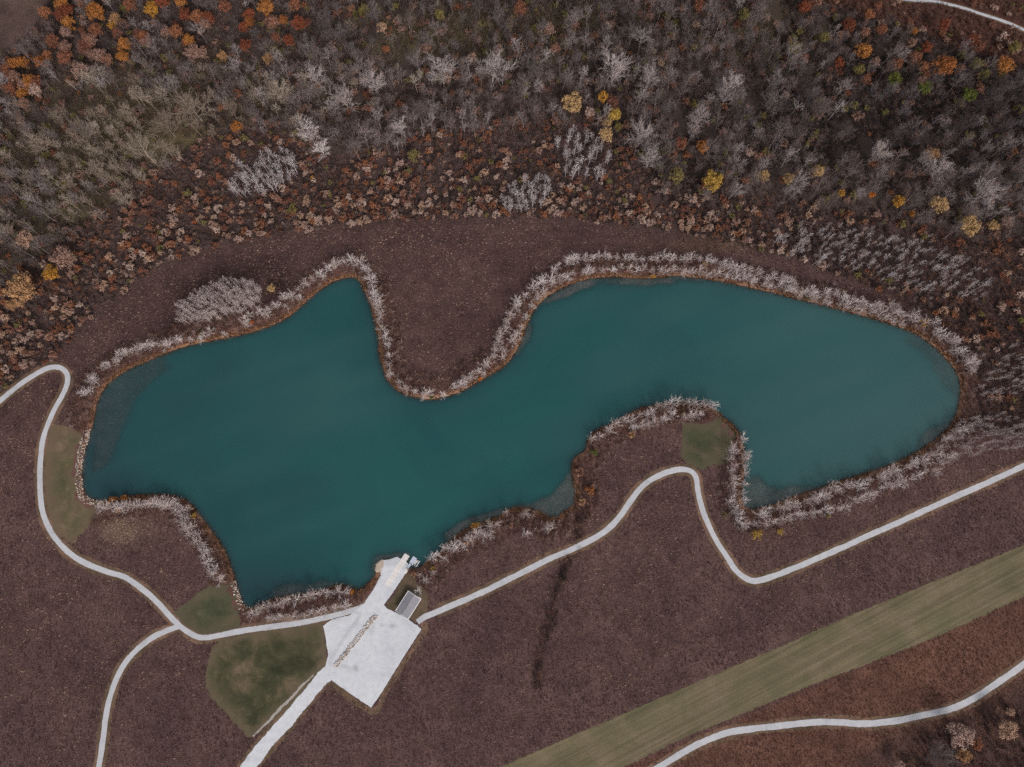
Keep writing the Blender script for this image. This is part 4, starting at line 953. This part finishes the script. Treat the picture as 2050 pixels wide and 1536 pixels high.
ramp_a = inside(px, [(745,1155),(742,1105),(830,1100),(836,1140),(800,1170)])
sel = ~stone & ~ramp_a & (vnoise(P, 9, 77) > .3)
scatter('shore_reeds', P[sel], ground_z(P[sel]), rng.uniform(0, 6.28, sel.sum()), rng.uniform(.5, 1.3, sel.sum()), [mesh('reed_tuft', *tuft(820 + i, 14, 1.1, .5, .1), ['grass_shore']) for i in range(4)], 'orange-brown reeds and grass along the waterline')
P = np.concatenate([LP + N * rng.uniform(.1, 4.2, k)[:, None] for _ in range(5)]); px = proj(P, WATER_Z); stone = inside(px, rip1) | inside(px, rip2)
P = P[stone]
scatter('riprap', P, ground_z(P) + .05, rng.uniform(0, 6.28, len(P)), rng.uniform(.22, .5, len(P)), [mesh('riprap_stone', *rock(840 + i), ['rock']) for i in range(4)], 'pale riprap stones lining the lake shore by the lawns')

# ------------------------------------------------------------------ boulder row on the lot
A_, B_ = np.array(at(753, 1232)[:2]), np.array(at(672, 1334)[:2])
ax = (B_ - A_) / np.linalg.norm(B_ - A_); ay = np.array([-ax[1], ax[0]]); Lr = np.linalg.norm(B_ - A_)
RM = [mesh('boulder', *rock(860 + i), ['rock']) for i in range(6)]
nb = 0; t = 0.0; row = 0
while t < Lr:
    for off in (-.95, -.05, .9):
        p = A_ + ax * (t + rng.uniform(-.25, .25)) + ay * (off + rng.uniform(-.2, .2))
        s = rng.uniform(.42, .68)
        o = link('boulder', RM[_rv.randrange(6)], None, (p[0], p[1], .10 + .28 * s), _rv.uniform(0, 6.28), (s, s * rng.uniform(.8, 1.1), s * rng.uniform(.75, 1.05)))
        tag(o, 'weathered boulder in the long row dividing the gravel lot', 'boulder', 'boulders dividing the gravel lot'); nb += 1
    t += .98
print('boulders', nb)

# ------------------------------------------------------------------ picnic shelter
q = [np.array(at(*p, 3.0)[:2]) for p in ((817, 1184.5), (842, 1199.5), (817, 1239), (792, 1223.5))]   # eaves, clockwise from the lake side
ctr = sum(q) / 4
al = ((q[0] + q[1]) - (q[2] + q[3])) / 2; LL = np.linalg.norm(al); al /= LL
aw = np.array([al[1], -al[0]]); WW = np.linalg.norm(((q[0] + q[3]) - (q[1] + q[2])) / 2)
hl, hw = LL / 2, WW / 2
sh_e = empty('picnic_shelter', (ctr[0], ctr[1], 0)); tag(sh_e, 'gable-roofed grey picnic shelter with white trim beside the gravel lot', 'shelter')
def loc(u_, v_, z): return (al[0] * u_ + aw[0] * v_, al[1] * u_ + aw[1] * v_, z)
V, Fc = [], []; box(V, Fc, (0, 0), al, aw, hl + .25, hw + .25, -.05, .13); link('slab', mesh('slab', V, Fc, ['concrete']), sh_e)
for u_ in (-hl + .8, 0, hl - .8):
    for v_ in (-hw + .7, hw - .7):
        V, Fc = [], []; c_ = loc(u_, v_, 0); box(V, Fc, c_[:2], al, aw, .12, .12, .12, 3.1); link('post', mesh('post', V, Fc, ['wood']), sh_e)
EZ, RZ_ = 2.9, 4.0
for sgn_ in (-1, 1):
    V = [loc(-hl, sgn_ * hw, EZ), loc(hl, sgn_ * hw, EZ), loc(hl, sgn_ * .03, RZ_), loc(-hl, sgn_ * .03, RZ_)]
    V += [(x_, y_, z_ - .14) for x_, y_, z_ in V]
    Fc = [(0, 1, 2, 3), (7, 6, 5, 4), (0, 4, 5, 1), (1, 5, 6, 2), (2, 6, 7, 3), (3, 7, 4, 0)]
    rf = link('roof_slope', mesh('roof_slope', V, Fc, ['shingle']), sh_e)
    V, Fc = [], []; c_ = loc(0, sgn_ * (hw + .12), 0); box(V, Fc, c_[:2], al, aw, hl + .2, .14, EZ - .22, EZ + .06); link('gutter', mesh('gutter', V, Fc, ['white_paint']), sh_e)
    for e_ in (-1, 1):
        V = [loc(e_ * (hl + .02), sgn_ * hw, EZ - .2), loc(e_ * (hl + .22), sgn_ * hw, EZ - .2), loc(e_ * (hl + .22), sgn_ * .0, RZ_ - .2), loc(e_ * (hl + .02), 0, RZ_ - .2)]
        V += [(x_, y_, z_ + .3) for x_, y_, z_ in V]
        link('barge_board', mesh('barge_board', V, [(3, 2, 1, 0), (4, 5, 6, 7), (0, 1, 5, 4), (1, 2, 6, 5), (2, 3, 7, 6), (3, 0, 4, 7)], ['white_paint']), sh_e)
V, Fc = [], []; box(V, Fc, (0, 0), al, aw, hl + .01, .14, RZ_ - .06, RZ_ + .03); link('ridge_cap', mesh('ridge_cap', V, Fc, ['shingle']), sh_e)

# ------------------------------------------------------------------ boat ramp and dock
r0, r1 = np.array(at(775, 1172)[:2]), np.array(at(813.5, 1113.5, WATER_Z)[:2])
rx = (r1 - r0) / np.linalg.norm(r1 - r0); ry = np.array([-rx[1], rx[0]]); RL = np.linalg.norm(r1 - r0)
rp = empty('boat_ramp', (r0[0], r0[1], 0)); tag(rp, 'pale concrete boat ramp of cross slabs running into the lake', 'ramp')
ns = 9; hwid = 1.65
for i in range(ns + 1):
    a0, a1_ = RL * i / ns + .03, RL * (i + 1) / ns - .03
    V = []
    for dz in (0.02, -.3):
        for a_, s_ in ((a0, -1), (a1_, -1), (a1_, 1), (a0, 1)):
            p = r0 + rx * a_ + ry * hwid * s_; cz = r0 + rx * a_
            z_ = .14 if a_ < RL * .62 else .14 - (a_ - RL * .62) / (RL * .38) * (.14 - WATER_Z - .06)
            V.append((p[0] - r0[0], p[1] - r0[1], z_ + dz))
    link('concrete_slab', mesh('concrete_slab', V, [(0, 1, 2, 3), (7, 6, 5, 4), (0, 4, 5, 1), (1, 5, 6, 2), (2, 6, 7, 3), (3, 7, 4, 0)], ['concrete']), rp)
def dk(zx, zy, z=WATER_Z + .35): return np.array(at(740 + zx / 14.63, 1095 + zy / 14.63, z)[:2])
o0 = dk(1090, 650); tip = dk(1330, 300)
dx = dk(1280, 275) - dk(1165, 470); dx /= np.linalg.norm(dx); dy = np.array([dx[1], -dx[0]])
de = empty('boat_dock', (o0[0], o0[1], 0)); tag(de, 'grey floating dock with kayak launch and gangway beside the boat ramp', 'dock')
def plank_deck(part, c0, c1, width, z0, z1, mat, n_):
    """deck of cross boards from c0 to c1 under the part, each board its own piece"""
    d_ = c1 - c0; L_ = np.linalg.norm(d_); d_ /= L_; s_ = np.array([-d_[1], d_[0]])
    V, Fc = [], []; m_ = (c0 + c1) / 2 - o0; box(V, Fc, m_, d_, s_, L_ / 2, width / 2, z0, z1 - .05)
    pt = link(part, mesh(part, V, Fc, ['dock_grey']), de)
    V, Fc = [], []; box(V, Fc, (0, 0), d_, s_, L_ / n_ / 2 - .015, width / 2 + .02, -.05, 0); bm2 = mesh('deck_board', V, Fc, [mat])
    for i in range(n_):
        p = c0 + d_ * L_ * (i + .5) / n_ - o0
        link('deck_board', bm2, pt, (p[0], p[1], z1))
    return pt
FZ = WATER_Z - .1
plank_deck('gangway', dk(1095, 645), dk(1195, 498), 1.35, WATER_Z + .28, WATER_Z + .46, 'dock_grey', 12)
plank_deck('platform', dk(1215, 490), dk(1335, 305), 2.6, FZ, WATER_Z + .42, 'dock_grey', 16)
plank_deck('launch_cradle', dk(1310, 505), dk(1380, 400), 1.35, FZ, WATER_Z + .30, 'dock_cream', 8)
for a_, b_, w_ in (((1345, 590), (1470, 415), .38), ((1400, 450), (1420, 385), .32), ((1305, 560), (1345, 500), .3), ((1240, 540), (1275, 490), .3)):
    c0, c1 = dk(*a_), dk(*b_); d_ = c1 - c0; L_ = np.linalg.norm(d_); d_ /= L_; s_ = np.array([-d_[1], d_[0]])
    V, Fc = [], []; box(V, Fc, (c0 + c1) / 2 - o0, d_, s_, L_ / 2, w_ / 2, FZ, WATER_Z + .52); link('guide_rail', mesh('guide_rail', V, Fc, ['white_paint']), de)
for a_ in ((1400, 470), (1370, 540)):
    c0, c1 = dk(*a_), dk(a_[0] + 45, a_[1] + 28); d_ = c1 - c0; L_ = np.linalg.norm(d_); d_ /= L_; s_ = np.array([-d_[1], d_[0]])
    V, Fc = [], []; box(V, Fc, (c0 + c1) / 2 - o0, d_, s_, L_ / 2, .14, FZ, WATER_Z + .36); link('cross_beam', mesh('cross_beam', V, Fc, ['dock_grey']), de)
for a_ in ((1160, 505), (1290, 285), (1380, 345), (1215, 535)):
    p = dk(*a_) - o0; V, Fc = [], []; prism(V, Fc, np.array([p[0], p[1], WATER_Z - 2.0]), np.array([p[0], p[1], WATER_Z + 1.2]), .08, .08, 8); Fc.append(tuple(range(8, 16))); link('pile', mesh('pile', V, Fc, ['white_paint']), de)
c0, c1 = dk(1015, 770, 0), dk(1105, 645, 0); d_ = c1 - c0; L_ = np.linalg.norm(d_); d_ /= L_; s_ = np.array([-d_[1], d_[0]]); mid = (c0 + c1) / 2
V, Fc = [], []; box(V, Fc, (0, 0), d_, s_, L_ / 2, .95, -.9, .16)
ab = link('dock_landing', mesh('dock_landing', V, Fc, ['concrete']), None, (mid[0], mid[1], 0)); tag(ab, 'pale concrete landing where the dock gangway meets the lot', 'landing')
# two small white marker posts where the path leaves the lot
for p_, w_ in (((826, 1245), 'shelter'), ((836, 1251), 'meadow')):
    x, y, _ = at(*p_); V, Fc = [], []; prism(V, Fc, np.array([0, 0, -.2]), np.array([0, 0, 1.0]), .12, .12, 8); Fc.append(tuple(range(8, 16)))
    prism(V, Fc, np.array([0, 0, 1.0]), np.array([0, 0, 1.12]), .16, .05, 8); Fc.append(tuple(range(24, 32)))
    tag(link('bollard', mesh('bollard', V, Fc, ['white_paint']), None, (x, y, .1)), 'white bollard at the path mouth on the %s side' % w_, 'bollard', 'bollards at the path mouth')
